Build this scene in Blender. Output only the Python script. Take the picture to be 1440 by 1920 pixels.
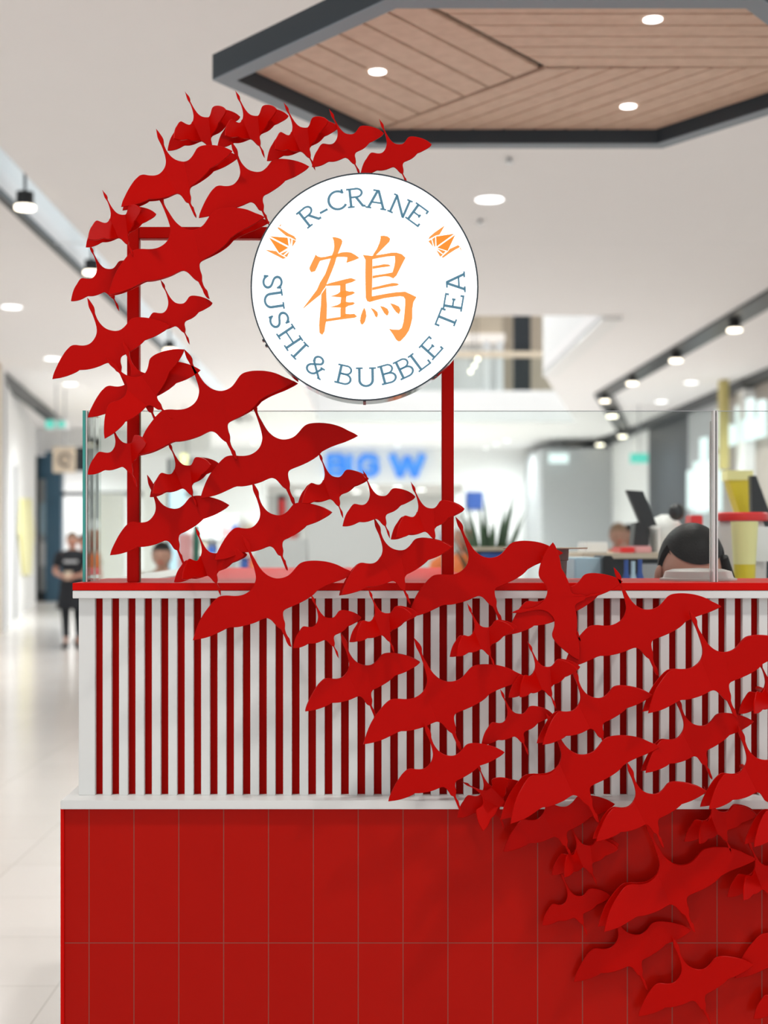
import bpy, bmesh, math, random
from mathutils import Vector, Matrix
from mathutils.geometry import tessellate_polygon
random.seed(7)
for o in list(bpy.data.objects): bpy.data.objects.remove(o, do_unlink=True)
S = bpy.context.scene
COL = S.collection
# ------------------------------------------------------------------ camera
FP, VX, VY, EYE = 2667.0, 690.0, 1017.0, 1.5       # focal length in pixels, vanishing point, eye height
cam_d = bpy.data.cameras.new('camera'); cam = bpy.data.objects.new('camera', cam_d); COL.objects.link(cam)
S.camera = cam
cam.location = (0, 0, EYE); cam.rotation_euler = (math.pi/2, 0, 0)
cam_d.sensor_fit = 'VERTICAL'; cam_d.sensor_height = 36; cam_d.sensor_width = 27; cam_d.lens = 36*FP/1920
cam_d.shift_x = (720-VX)/1920; cam_d.shift_y = (VY-960)/1920
cam_d.clip_start = .05; cam_d.clip_end = 200
cam_d.dof.use_dof = True; cam_d.dof.focus_distance = 3.12; cam_d.dof.aperture_fstop = 2.7
# ------------------------------------------------------------------ world and light
wd = bpy.data.worlds.new('world'); S.world = wd; wd.use_nodes = True
bg = wd.node_tree.nodes['Background']; bg.inputs[0].default_value = (.93, .965, 1, 1); bg.inputs[1].default_value = .86
S.view_settings.view_transform = 'Standard'; S.view_settings.look = 'None'
S.view_settings.exposure = 0.07; S.view_settings.gamma = 1; S.view_settings.use_curve_mapping = False
def lamp(name, kind, loc, power, size=.1, color=(1, 1, 1), rot=(0, 0, 0), spot=None, size_y=None):
    d = bpy.data.lights.new(name, kind); d.energy = power; d.color = color
    if kind == 'AREA':
        d.size = size
        if size_y: d.shape = 'RECTANGLE'; d.size_y = size_y
    else: d.shadow_soft_size = size
    if kind == 'SPOT': d.spot_size = spot or 2.2; d.spot_blend = .8
    o = bpy.data.objects.new(name, d); COL.objects.link(o); o.location = loc; o.rotation_euler = rot
    return o
lamp('skylight', 'AREA', (-2, 26, 12.5), 1100, 9, (.93, .97, 1), size_y=13)
for x, y, p in ((-4.5, 8, 230), (-1.3, 1.8, 120), (2.2, 1.7, 150), (5.0, 9, 230), (4.8, 16, 300), (-4.4, 16.5, 300), (-5, 39, 1100), (1.5, 38, 1300), (5.4, 32, 900), (-4.5, 27, 700), (5.2, 24, 500), (-9, 42, 500)):
    lamp('ceiling_spot', 'SPOT', (x, y, 4.36), p*(1.35 if y < 20 else 1.0), .12, (1, .975, .95) if y < 20 else (.93, .98, 1), spot=2.6)
for y0 in (4, 11, 18, 25): lamp('cove_light', 'AREA', (-2.715, y0+3.2, 4.70), 4.5, .08, (.74, .90, 1), rot=(0, math.pi/2, 0), size_y=6.2)
for x, y, p in ((-3.6, 19, 240), (-.6, 9, 260), (2.6, 20, 300), (-3.4, 29, 380), (.6, 30, 420), (-2, 41, 500), (4, 42, 500)):
    lamp('fill_spot', 'SPOT', (x, y, 4.34), p*.80, .14, (.95, .985, 1), spot=3.0)  # added fill lamps, brightening the dim partitions and far hall
# ------------------------------------------------------------------ materials
def mat(name, col, rough=.5, metal=0, coat=0, spec=.5, emit=None, estr=0, alpha=None, trans=0, ior=1.45):
    m = bpy.data.materials.new(name); m.use_nodes = True
    b = m.node_tree.nodes['Principled BSDF']; I = b.inputs
    I['Base Color'].default_value = (*col, 1); I['Roughness'].default_value = rough; I['Metallic'].default_value = metal
    I['Coat Weight'].default_value = coat; I['Coat Roughness'].default_value = .12; I['Specular IOR Level'].default_value = spec
    I['Transmission Weight'].default_value = trans; I['IOR'].default_value = ior
    if emit: I['Emission Color'].default_value = (*emit, 1); I['Emission Strength'].default_value = estr
    return m
def nt(m): return m.node_tree.nodes, m.node_tree.links, m.node_tree.nodes['Principled BSDF']
def noise_tint(m, scale, amt, bump=0, bscale=None, coords='Object'):
    N, L, b = nt(m); tc = N.new('ShaderNodeTexCoord'); nz = N.new('ShaderNodeTexNoise'); nz.inputs['Scale'].default_value = scale
    nz.inputs['Detail'].default_value = 6; L.new(tc.outputs[coords], nz.inputs['Vector'])
    c = b.inputs['Base Color'].default_value[:]
    mx = N.new('ShaderNodeMix'); mx.data_type = 'RGBA'
    mx.inputs[6].default_value = (*[v*(1-amt) for v in c[:3]], 1); mx.inputs[7].default_value = (*[min(1, v*(1+amt)) for v in c[:3]], 1)
    L.new(nz.outputs['Fac'], mx.inputs[0]); L.new(mx.outputs[2], b.inputs['Base Color'])
    if bump:
        n2 = N.new('ShaderNodeTexNoise'); n2.inputs['Scale'].default_value = bscale or scale*8; n2.inputs['Detail'].default_value = 3
        L.new(tc.outputs[coords], n2.inputs['Vector'])
        bp = N.new('ShaderNodeBump'); bp.inputs['Strength'].default_value = bump; bp.inputs['Distance'].default_value = .002
        L.new(n2.outputs['Fac'], bp.inputs['Height']); L.new(bp.outputs['Normal'], b.inputs['Normal'])
    return m
M = {}
M['paint'] = noise_tint(mat('red_crane_paint', (.47, .0020, .0006), .31, spec=.08), 14, .05, .10, 420)
M['bracket'] = mat('red_bracket_paint', (.42, .006, .003), .4, spec=.15)
M['post'] = noise_tint(mat('red_post_paint', (.44, .004, .002), .38, spec=.06), 9, .06)
M['slatwhite'] = noise_tint(mat('white_lacquer', (.76, .765, .74), .42), 6, .02)
M['backred'] = noise_tint(mat('red_panel', (.40, .004, .002), .5, spec=.04), 5, .08)
M['topred'] = noise_tint(mat('red_counter_laminate', (.62, .004, .002), .42, spec=.08), 9, .05)
M['chrome'] = mat('chrome', (.36, .40, .43), .10, 1)
M['black'] = mat('black_plastic', (.015, .015, .016), .35)
M['darkframe'] = mat('charcoal_blue_metal', (.026, .040, .052), .42)
M['frameface'] = mat('blue_grey_metal', (.20, .25, .29), .42)
M['steel'] = mat('grey_steel', (.42, .43, .44), .3, 1)
M['white'] = noise_tint(mat('white_paint', (.86, .855, .845), .6), 3, .02)
M['ceil'] = noise_tint(mat('ceiling_paint', (.91, .885, .875), .7), 2, .01)
M['offwhite'] = mat('off_white_panel', (.84, .84, .83), .5)
M['grey'] = mat('grey_panel', (.44, .45, .46), .5)
M['dark'] = mat('dark_glazing', (.03, .034, .038), .35, spec=.2)
M['stone'] = noise_tint(mat('grey_brown_stone', (.36, .31, .27), .6), 2.5, .3)
M['navy'] = mat('dark_blue_cladding', (.035, .10, .16), .35)
M['beige'] = mat('beige_panel', (.66, .55, .42), .6)
M['green'] = mat('dark_green', (.02, .17, .11), .4)
M['yellow'] = mat('yellow_plastic', (.72, .56, .02), .35)
M['paleyellow'] = mat('pale_yellow', (.85, .80, .36), .4)
M['orange'] = mat('orange_cloth', (.85, .20, .05), .7)
M['redplastic'] = mat('red_plastic', (.75, .02, .02), .3)
M['blue'] = mat('blue_panel', (.03, .09, .35), .5)
M['paleblue'] = mat('pale_blue', (.45, .62, .72), .4)
M['pink'] = mat('pink_panel', (.72, .35, .36), .5)
M['brown'] = mat('brown_wood', (.28, .16, .09), .5)
M['cup'] = mat('grey_brown_paper', (.20, .16, .14), .6)
M['hair'] = noise_tint(mat('dark_hair', (.009, .007, .006), .5, spec=.16), 60, .4, .6, 190)
M['blond'] = mat('brown_hair', (.13, .085, .05), .5)
M['skin'] = noise_tint(mat('skin', (.52, .27, .19), .45), 12, .05)
M['clothblack'] = mat('black_cloth', (.012, .014, .018), .8)
M['clothbeige'] = mat('beige_cloth', (.40, .33, .24), .8)
M['leaf'] = noise_tint(mat('leaf_green', (.05, .11, .045), .5), 5, .4)
M['milky'] = mat('milky_plastic', (.80, .74, .70), .35, trans=.25)
def emat(name, col, s): return mat(name, (.02, .02, .02), .5, emit=col, estr=s)
M['lampface'] = emat('lamp_lens', (1, .985, .96), 4)
M['warmlamp'] = emat('warm_lamp_lens', (1, .90, .72), 5)
M['sky'] = emat('lit_sign_face', (.86, 1, .98), 1.15)
M['signface'] = mat('sign_face', (.9, .9, .9), .25, emit=(.98, 1, 1), estr=.75)
M['teal'] = mat('teal_lettering', (.02, .04, .05), .5, emit=(.075, .19, .27), estr=.95)
M['kanji'] = mat('orange_lettering', (.05, .02, .01), .5, emit=(1, .32, .05), estr=.95)
M['kanji2'] = mat('bright_orange_print', (.05, .02, .01), .5, emit=(1, .27, .008), estr=.95)
M['exit'] = emat('exit_sign_green', (.12, .75, .60), .9)
M['bluesign'] = mat('blue_sign_letter', (.02, .08, .22), .4, emit=(.075, .29, .80), estr=.95)
def glassmat():
    m = bpy.data.materials.new('clear_glass'); m.use_nodes = True; N = m.node_tree.nodes; L = m.node_tree.links; N.clear()
    o = N.new('ShaderNodeOutputMaterial'); t = N.new('ShaderNodeBsdfTransparent'); t.inputs[0].default_value = (.955, .985, .975, 1)
    g = N.new('ShaderNodeBsdfGlossy'); g.inputs['Roughness'].default_value = .03; f = N.new('ShaderNodeFresnel'); f.inputs[0].default_value = 1.22
    mx = N.new('ShaderNodeMixShader'); L.new(f.outputs[0], mx.inputs[0]); L.new(t.outputs[0], mx.inputs[1]); L.new(g.outputs[0], mx.inputs[2]); L.new(mx.outputs[0], o.inputs[0])
    return m
M['glass'] = glassmat()
M['glassedge'] = mat('green_glass_edge', (.05, .36, .31), .15, emit=None)
M['clearedge'] = mat('clear_edge', (.62, .60, .58), .1)
def woodmat():
    m = mat('light_oak_board', (.62, .44, .34), .5); N, L, b = nt(m)
    tc = N.new('ShaderNodeTexCoord'); mp = N.new('ShaderNodeMapping'); mp.inputs['Scale'].default_value = (3, 3, 3)
    nz = N.new('ShaderNodeTexNoise'); nz.inputs['Scale'].default_value = 6; nz.inputs['Detail'].default_value = 8
    L.new(tc.outputs['Object'], mp.inputs['Vector']); L.new(mp.outputs[0], nz.inputs['Vector'])
    cr = N.new('ShaderNodeValToRGB'); cr.color_ramp.elements[0].position = .3; cr.color_ramp.elements[0].color = (.60, .43, .32, 1)
    cr.color_ramp.elements[1].position = .75; cr.color_ramp.elements[1].color = (.70, .52, .40, 1)
    L.new(nz.outputs['Fac'], cr.inputs[0]); L.new(cr.outputs[0], b.inputs['Base Color']); return m
M['wood'] = woodmat()
def tilemat(name, c0, c1, grout, px, pz, ox, oz, axes, jw, rough, sp_=.5):
    """running grid of tiles from object coordinates: joints are a darker grout"""
    m = mat(name, c0, rough, spec=sp_); N, L, b = nt(m); tc = N.new('ShaderNodeTexCoord'); sp = N.new('ShaderNodeSeparateXYZ'); L.new(tc.outputs['Object'], sp.inputs[0])
    outs = []
    for ax, p, o in ((axes[0], px, ox), (axes[1], pz, oz)):
        a = N.new('ShaderNodeMath'); a.operation = 'SUBTRACT'; L.new(sp.outputs[ax], a.inputs[0]); a.inputs[1].default_value = o-jw/2
        d = N.new('ShaderNodeMath'); d.operation = 'DIVIDE'; L.new(a.outputs[0], d.inputs[0]); d.inputs[1].default_value = p
        fr = N.new('ShaderNodeMath'); fr.operation = 'FRACT'; L.new(d.outputs[0], fr.inputs[0])
        fl = N.new('ShaderNodeMath'); fl.operation = 'FLOOR'; L.new(d.outputs[0], fl.inputs[0])
        lt = N.new('ShaderNodeMath'); lt.operation = 'LESS_THAN'; L.new(fr.outputs[0], lt.inputs[0]); lt.inputs[1].default_value = jw/p
        outs.append((lt, fl))
    mxm = N.new('ShaderNodeMath'); mxm.operation = 'MAXIMUM'; L.new(outs[0][0].outputs[0], mxm.inputs[0]); L.new(outs[1][0].outputs[0], mxm.inputs[1])
    cmb = N.new('ShaderNodeCombineXYZ'); L.new(outs[0][1].outputs[0], cmb.inputs[0]); L.new(outs[1][1].outputs[0], cmb.inputs[1])
    wn = N.new('ShaderNodeTexWhiteNoise'); L.new(cmb.outputs[0], wn.inputs[0])
    nz = N.new('ShaderNodeTexNoise'); nz.inputs['Scale'].default_value = 5/px*.2; nz.inputs['Detail'].default_value = 8; L.new(tc.outputs['Object'], nz.inputs['Vector'])
    ad = N.new('ShaderNodeMath'); ad.operation = 'ADD'; L.new(wn.outputs[0], ad.inputs[0]); L.new(nz.outputs['Fac'], ad.inputs[1])
    hf = N.new('ShaderNodeMath'); hf.operation = 'MULTIPLY'; L.new(ad.outputs[0], hf.inputs[0]); hf.inputs[1].default_value = .5
    m1 = N.new('ShaderNodeMix'); m1.data_type = 'RGBA'; L.new(hf.outputs[0], m1.inputs[0]); m1.inputs[6].default_value = (*c0, 1); m1.inputs[7].default_value = (*c1, 1)
    m2 = N.new('ShaderNodeMix'); m2.data_type = 'RGBA'; L.new(mxm.outputs[0], m2.inputs[0]); L.new(m1.outputs[2], m2.inputs[6]); m2.inputs[7].default_value = (*grout, 1)
    L.new(m2.outputs[2], b.inputs['Base Color'])
    bp = N.new('ShaderNodeBump'); bp.invert = True; bp.inputs['Distance'].default_value = .0015; bp.inputs['Strength'].default_value = .7
    L.new(mxm.outputs[0], bp.inputs['Height']); L.new(bp.outputs[0], b.inputs['Normal'])
    return m
# ------------------------------------------------------------------ geometry helpers
def P(u, v, D):                      # a point seen at photo pixel (u, v), D metres in front of the camera
    return Vector(((u-VX)*D/FP, D, EYE-(v-VY)*D/FP))
def depth_at(v, z): return FP*(z-EYE)/(VY-v)
class MB:
    def __init__(s): s.v = []; s.f = []; s.sm = False
    def add(s, vs, fs):
        n = len(s.v); s.v += [Vector(p) for p in vs]; s.f += [tuple(i+n for i in f) for f in fs]; return s
    def box(s, x0, x1, y0, y1, z0, z1):
        return s.add([(x0, y0, z0), (x1, y0, z0), (x1, y1, z0), (x0, y1, z0), (x0, y0, z1), (x1, y0, z1), (x1, y1, z1), (x0, y1, z1)],
                     [(0, 1, 2, 3)[::-1], (4, 5, 6, 7), (0, 1, 5, 4), (1, 2, 6, 5), (2, 3, 7, 6), (3, 0, 4, 7)])
    def hull8(s, a, b):              # two quads joined
        return s.add(list(a)+list(b), [(3, 2, 1, 0), (4, 5, 6, 7), (0, 1, 5, 4), (1, 2, 6, 5), (2, 3, 7, 6), (3, 0, 4, 7)])
    def prism(s, pts, y0, y1):       # polygon in x,z extruded along y
        n = len(pts); a = [(p[0], y0, p[1]) for p in pts]; b = [(p[0], y1, p[1]) for p in pts]
        tri = tessellate_polygon([[Vector((p[0], p[1], 0)) for p in pts]])
        f = [tuple(t) for t in tri]+[tuple(n+i for i in t[::-1]) for t in tri]+[(i, (i+1) % n, n+(i+1) % n, n+i) for i in range(n)]
        return s.add(a+b, f)
    def prismz(s, pts, z0, z1):      # polygon in x,y extruded along z
        n = len(pts); a = [(p[0], p[1], z0) for p in pts]; b = [(p[0], p[1], z1) for p in pts]
        tri = tessellate_polygon([[Vector((p[0], p[1], 0)) for p in pts]])
        f = [tuple(t[::-1]) for t in tri]+[tuple(n+i for i in t) for t in tri]+[(i, (i+1) % n, n+(i+1) % n, n+i) for i in range(n)]
        return s.add(a+b, f)
    def lathe(s, prof, c, axis='z', n=32, cap=True):
        vs = []; fs = []
        for r, h in prof:
            for k in range(n):
                a = 2*math.pi*k/n; q = (r*math.cos(a), r*math.sin(a))
                vs.append({'z': (c[0]+q[0], c[1]+q[1], c[2]+h), 'y': (c[0]+q[0], c[1]+h, c[2]+q[1]), 'x': (c[0]+h, c[1]+q[0], c[2]+q[1])}[axis])
        for i in range(len(prof)-1):
            for k in range(n): fs.append((i*n+k, i*n+(k+1) % n, (i+1)*n+(k+1) % n, (i+1)*n+k))
        if cap: fs.append(tuple(range(n))[::-1]); fs.append(tuple((len(prof)-1)*n+k for k in range(n)))
        s.sm = True; return s.add(vs, fs)
    def tube(s, pts, r, n=10):
        pts = [Vector(p) for p in pts]; rs = r if isinstance(r, (list, tuple)) else [r]*len(pts); vs = []; fs = []
        for i, p in enumerate(pts):
            d = (pts[min(i+1, len(pts)-1)]-pts[max(i-1, 0)]).normalized(); u = d.cross(Vector((0, 0, 1)))
            if u.length < .1: u = d.cross(Vector((1, 0, 0)))
            u.normalize(); w = d.cross(u)
            for k in range(n):
                a = 2*math.pi*k/n; vs.append(p+(u*math.cos(a)+w*math.sin(a))*rs[i])
        for i in range(len(pts)-1):
            for k in range(n): fs.append((i*n+k, i*n+(k+1) % n, (i+1)*n+(k+1) % n, (i+1)*n+k))
        fs.append(tuple(range(n))[::-1]); fs.append(tuple((len(pts)-1)*n+k for k in range(n))); s.sm = True
        return s.add(vs, fs)
    def blob(s, c, r, seg=20, rings=12, fn=None):
        vs = []; fs = []
        for i in range(rings+1):
            t = math.pi*i/rings
            for k in range(seg):
                a = 2*math.pi*k/seg; q = Vector((math.sin(t)*math.cos(a), math.sin(t)*math.sin(a), math.cos(t)))
                if fn: q = fn(q)
                vs.append(Vector((c[0]+q.x*r[0], c[1]+q.y*r[1], c[2]+q.z*r[2])))
        for i in range(rings):
            for k in range(seg): fs.append((i*seg+k, (i+1)*seg+k, (i+1)*seg+(k+1) % seg, i*seg+(k+1) % seg))
        s.sm = True; return s.add(vs, fs)
    def build(s, name, m, parent=None, bevel=0, origin=None):
        if parent is not None: o0 = ORG[parent.name]
        elif origin is not None: o0 = Vector(origin)
        else:
            xs = [p.x for p in s.v]; ys = [p.y for p in s.v]; zs = [p.z for p in s.v]
            o0 = Vector(((min(xs)+max(xs))/2, (min(ys)+max(ys))/2, min(zs)))
        me = bpy.data.meshes.new(name); me.from_pydata([p-o0 for p in s.v], [], s.f); me.validate(); me.update()
        bm = bmesh.new(); bm.from_mesh(me); bmesh.ops.recalc_face_normals(bm, faces=bm.faces)
        if bevel: bmesh.ops.bevel(bm, geom=[e for e in bm.edges if len(e.link_faces) == 2 and e.calc_face_angle() > .6], offset=bevel, segments=2, affect='EDGES')
        bm.to_mesh(me); bm.free()
        me.materials.append(M[m] if isinstance(m, str) else m)
        if s.sm:
            me.polygons.foreach_set('use_smooth', [True]*len(me.polygons))
            try: me.set_sharp_from_angle(angle=.7)
            except Exception: pass
        o = bpy.data.objects.new(name, me); COL.objects.link(o)
        if parent is not None: o.parent = parent; o.location = (0, 0, 0)
        else: o.location = o0
        ORG[o.name] = o0
        return o
ORG = {}
def tag(o, label, cat, group=None, kind=None):
    o['label'] = label; o['category'] = cat
    if group: o['group'] = group
    if kind: o['kind'] = kind
    return o
def thing(name, loc, label, cat, group=None):
    o = bpy.data.objects.new(name, None); o.empty_display_size = .1; COL.objects.link(o); o.location = loc; ORG[o.name] = Vector(loc)
    return tag(o, label, cat, group)
def struct(o): o['kind'] = 'structure'; return o
def copy_tree(root, delta, label):
    r = root.copy(); COL.objects.link(r); r.location = Vector(root.location)+Vector(delta); r['label'] = label
    for ch in root.children:
        c = ch.copy(); COL.objects.link(c); c.parent = r
        for g in ch.children: d = g.copy(); COL.objects.link(d); d.parent = c
    return r
# ------------------------------------------------------------------ the hall
M['floor'] = tilemat('pale_stone_floor', (.76, .715, .665), (.84, .80, .755), (.55, .51, .46), .6, .6, -1.05, 4.81, (0, 1), .004, .17)
M['tiles'] = tilemat('red_wall_tile', (.41, .005, .002), (.46, .007, .003), (.30, .06, .045), .1, .3008, -.6218, .607, (0, 2), .0024, .22, .10)
ZC = 4.4
struct(MB().box(-14, 14, -3, 60, -.2, 0).build('floor', 'floor', origin=(0, 0, 0)))
c = MB()
c.box(-14, -3.04, -2, 50, ZC, ZC+.2); c.box(-2.70, 14, -2, 18.2, ZC, ZC+.2); c.box(-2.70, -1.2, 18.2, 34, ZC, ZC+.2)
c.prismz([(3, 18.2), (14, 18.2), (14, 34), (4.95, 34), (3, 24.4)], ZC, ZC+.2); c.box(-2.70, 14, 34, 50, ZC, ZC+.2)
c.box(-3.04, -2.70, 34, 50, ZC, ZC+.2)
struct(c.build('ceiling', 'ceil', origin=(0, 0, ZC)))
struct(MB().box(-14, 14, 13.80, 13.812, ZC-.002, ZC+.01).build('trim_1', 'offwhite'))
# light trough on the left
struct(MB().box(-3.14, -2.6, -2, 34, ZC+.36, ZC+.40).box(-2.70, -2.66, -2, 34, ZC+.2, ZC+.38).box(-3.14, -3.04, -2, 34, ZC+.2, ZC+.38).build('trim_2', M['paleblue'] if False else 'white', origin=(-2.9, 0, ZC)))
struct(MB().box(-3.10, -3.035, -2, 34, ZC-.03, ZC+.03).build('trim_3', 'dark'))
# black light channel on the right, bent like in the hall
def pt(u, v, z=ZC): D = depth_at(v, z); return Vector(((u-VX)*D/FP, D, z))
A_, B_, C_, D_ = Vector((4.85, 9, ZC)), pt(1131, 738), pt(1171, 808), pt(1083, 839)
def strip(mb, a, b, w, z0, z1):
    d = (b-a); n = Vector((-d.y, d.x, 0)).normalized()*w/2
    mb.prismz([(a.x-n.x, a.y-n.y), (b.x-n.x, b.y-n.y), (b.x+n.x, b.y+n.y), (a.x+n.x, a.y+n.y)], z0, z1)
t4 = MB()
for a, b in ((A_, B_), (B_, C_), (C_, D_)): strip(t4, a, b, .34, ZC-.05, ZC-.001)
struct(t4.build('trim_4', 'dark', origin=(5, 20, ZC)))
# walls of the void and the upper gallery
struct(MB().prismz([(3, 18.2), (3.2, 18.2), (3.2, 24.4), (5.2, 34), (4.95, 34), (3, 24.4)], ZC+.2, 9).build('wall_gallery_right', 'white'))
struct(MB().box(3.0, 3.25, 18.2, 24.4, ZC-.06, ZC+.02).build('trim_5', 'white'))
struct(MB().box(-1.2, 4.97, 33.9, 34.3, ZC-.03, 5.12).box(-1.2, 4.95, 34.3, 40, 4.95, 5.1).build('wall_gallery_front', 'white'))
struct(MB().box(-1.6, -1.2, 18.2, 40, ZC+.2, 9).build('wall_gallery_left', 'white'))
struct(MB().box(-1.6, 5.4, 40, 40.2, 5.1, 9).build('wall_gallery_back', 'beige'))
struct(MB().box(-1.6, 5.4, 34.2, 40.2, 9, 9.2).build('ceiling_gallery', 'white'))
gs = thing('storefront', (2, 37, 5.1), 'beige and white shop front on the upper gallery behind the glass balustrade', 'shop front')
MB().box(-1.1, 3.5, 37, 37.3, 6.9, 7.9).build('fascia', 'beige', gs); MB().box(-1.1, 3.55, 36.9, 37.3, 6.72, 6.92).build('light_band', emat('warm_light_band', (1, .93, .85), .95), gs)
for x in (1.0, 2.0, 3.0, 3.35): MB().box(x, x+.16, 36.9, 37.2, 5.1, 6.72).build('column', 'white', gs)
MB().box(-1.1, 3.5, 37.6, 37.7, 5.1, 6.72).build('shop_window', 'offwhite', gs)
tag(MB().box(3.56, 3.98, 34.8, 35.0, 5.1, 7.6).build('gallery_screen', 'dark'), 'tall dark panel standing on the upper gallery', 'panel')
gb = thing('glass_balustrade', (2, 34.15, 5.12), 'glass balustrade with a timber rail on the white gallery edge', 'balustrade')
MB().box(-1.2, 4.9, 34.14, 34.16, 5.12, 6.1).build('glass_pane', 'glass', gb); MB().box(-1.2, 4.9, 34.1, 34.2, 5.94, 6.08).build('handrail', 'beige', gb)
for i, (u, v) in enumerate(((895.8, 673.3), (889.3, 685.7), (882.4, 696.9))):
    p = P(u, v, 36.6); q = thing('globe_lamp', p, '', '')
    MB().blob(p, (.042, .042, .042), 12, 8).build('globe', 'warmlamp', q); MB().tube([p+Vector((0, 0, .05)), (p.x, p.y, 9.0)], .008).build('cord', 'black', q)
    tag(q, ('highest', 'middle', 'lowest')[i]+' of the three small globe lamps glowing in the upper gallery shop', 'lamp', 'globe lamps in the gallery')
# far end wall with the store opening
xw0, xw1 = (500-VX)*44/FP, (868-VX)*44/FP
struct(MB().box(-14, xw0, 44, 44.3, 0, ZC).box(xw0, xw1, 44, 44.3, 3.30, ZC).box(xw1, 7.4, 44, 44.3, 0, ZC).build('wall_far', 'white', origin=(0, 44, 0)))
struct(MB().box(-6, 7, 56, 56.2, 0, 3.5).build('wall_store_back', 'offwhite')); struct(MB().box(-6, 7, 44.3, 56, 3.32, 3.5).build('ceiling_store', 'white'))
struct(MB().box(4.85, 7.0, 39.6, 43.9, 0, 4.12).build('wall_bulkhead', 'grey', origin=(6, 40, 0)))
struct(MB().box(6.8, 7.0, 34.5, 40, 0, ZC).build('wall_right_far', 'offwhite')); struct(MB().box(6.8, 7.0, 30.2, 34.5, 0, ZC).build('wall_right_glazed', 'dark'))
struct(MB().box(6.8, 7.0, 27.2, 30.2, 0, ZC).build('wall_right_grey', 'grey')); struct(MB().box(6.8, 7.0, 14, 27.2, 0, ZC).build('wall_right_stone', 'stone'))
struct(MB().box(6.62, 6.80, 14, 44, ZC-.16, ZC-.001).build('trim_6', 'dark')); struct(MB().box(6.6, 6.8, 25.0, 25.5, 0, ZC-.2).build('trim_7', 'white'))
# left shop front
def slab(a, b, th, z0, z1):
    d = Vector((b[0]-a[0], b[1]-a[1], 0)).normalized(); n = Vector((-d.y, d.x, 0))*th
    return MB().prismz([a, b, (b[0]+n.x, b[1]+n.y), (a[0]+n.x, a[1]+n.y)], z0, z1)
struct(slab((-6.0, 23.3), (-8.4, 36), .2, 0, ZC).build('wall_left', 'white'))
struct(slab((-6.07, 23.4), (-7.3, 34.4), .18, ZC-.17, ZC-.002).build('trim_8', 'dark')); struct(slab((-6.08, 23.9), (-6.10, 24.0), .12, 0, ZC-.1).build('trim_9', 'grey'))
struct(MB().box(-6.5, -5.98, 22.6, 23.2, 0, ZC).build('trim_10', 'beige'))
struct(slab((-6.42, 25.8), (-6.45, 25.95), -.05, 0.1, 2.9).build('trim_11', 'grey'))
struct(MB().box(-9.5, -4.0, 36.2, 36.4, 3.75, ZC).build('wall_left_header', 'white'))
sf = thing('storefront', (-7.4, 36, 0), 'dark blue shop front with a wide column at the end of the left wall', 'shop front')
xl = lambda u, D: (u-VX)*D/FP
MB().box(xl(85, 36), xl(115, 36), 36, 36.3, 0, 3.8).build('column', 'navy', sf); MB().box(xl(66, 36), xl(72, 36), 36, 36.3, 0, 3.7).build('frame', 'dark', sf)
MB().box(xl(66, 36), xl(85, 36), 36.05, 36.25, 3.1, 3.7).build('header', 'navy', sf); MB().box(xl(66, 36), xl(88, 36), 36.05, 36.25, 0, .25).build('plinth', 'dark', sf)
MB().box(xl(115, 36), -4.4, 36.0, 36.2, 2.68, 2.78).build('door_head', 'dark', sf)
MB().box(xl(72, 36), xl(85, 36), 36.15, 36.2, .25, 3.1).build('shop_window', 'grey', sf)
MB().box(xl(74, 36), xl(84, 36), 36.1, 36.14, 1.7, 2.5).build('poster', 'paleblue', sf); MB().box(xl(74, 36), xl(84, 36), 36.1, 36.14, .9, 1.5).build('poster', 'offwhite', sf)
hx = lambda t: (-6.0-2.4*t, 23.3+12.7*t)
def onwall(u):
    for i in range(400):
        x, y = hx(i/400)
        if VX+x/y*FP >= u: return x, y
    return x, y
pa = [(36, 935, 1), (55, 935, 0), (60, 1000, 0), (55, 1078, 0), (40, 1078, 0), (33, 1000, 0)]
def wallpt(u, v, off):
    x, y = onwall(u); return Vector((x+off*.98, y-off*.18, EYE-(v-VY)*y/FP))
m = MB(); a = [wallpt(u, v, .06) for u, v, _ in pa]; b = [wallpt(u, v, .01) for u, v, _ in pa]; n = 6
m.add(a+b, [tuple(range(n)), tuple(range(2*n-1, n-1, -1))]+[(i, (i+1) % n, n+(i+1) % n, n+i) for i in range(n)])
tag(m.build('wall_panel', 'paleyellow'), 'pale yellow six-sided panel on the white wall at far left', 'wall panel')
# hanging signs
def hang(name, label, cat, u0, u1, v0, v1, D, m_, top=ZC, th=.12):
    x0, x1, z1, z0 = xl(u0, D), xl(u1, D), EYE-(v0-VY)*D/FP, EYE-(v1-VY)*D/FP
    r = thing(name, ((x0+x1)/2, D, z0), label, cat)
    MB().box(x0, x1, D, D+th, z0, z1).build('sign_box', m_, r); MB().tube([((x0+x1)/2, D+th/2, z1), ((x0+x1)/2, D+th/2, top)], .012).build('hanger', 'steel', r)
    return r, x0, x1, z0, z1
r, x0, x1, z0, z1 = hang('exit_sign', 'green and white exit sign hanging over the left walkway', 'sign', 84, 124, 787, 804, 26, 'offwhite')
MB().box(x0+.02, x0+.17, 25.98, 26, z0+.01, z1-.01).build('pictogram', 'exit', r); MB().box(x0+.24, x1-.02, 25.98, 26, z0+.03, z1-.03).build('pictogram', 'exit', r)
r, x0, x1, z0, z1 = hang('blade_sign', 'square beige hanging sign with a dark ring beside the walkway', 'sign', 99, 141, 838, 886, 27, 'beige')
cx_, cz_ = (x0+x1)/2+.02, (z0+z1)/2; ring = MB()
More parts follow.
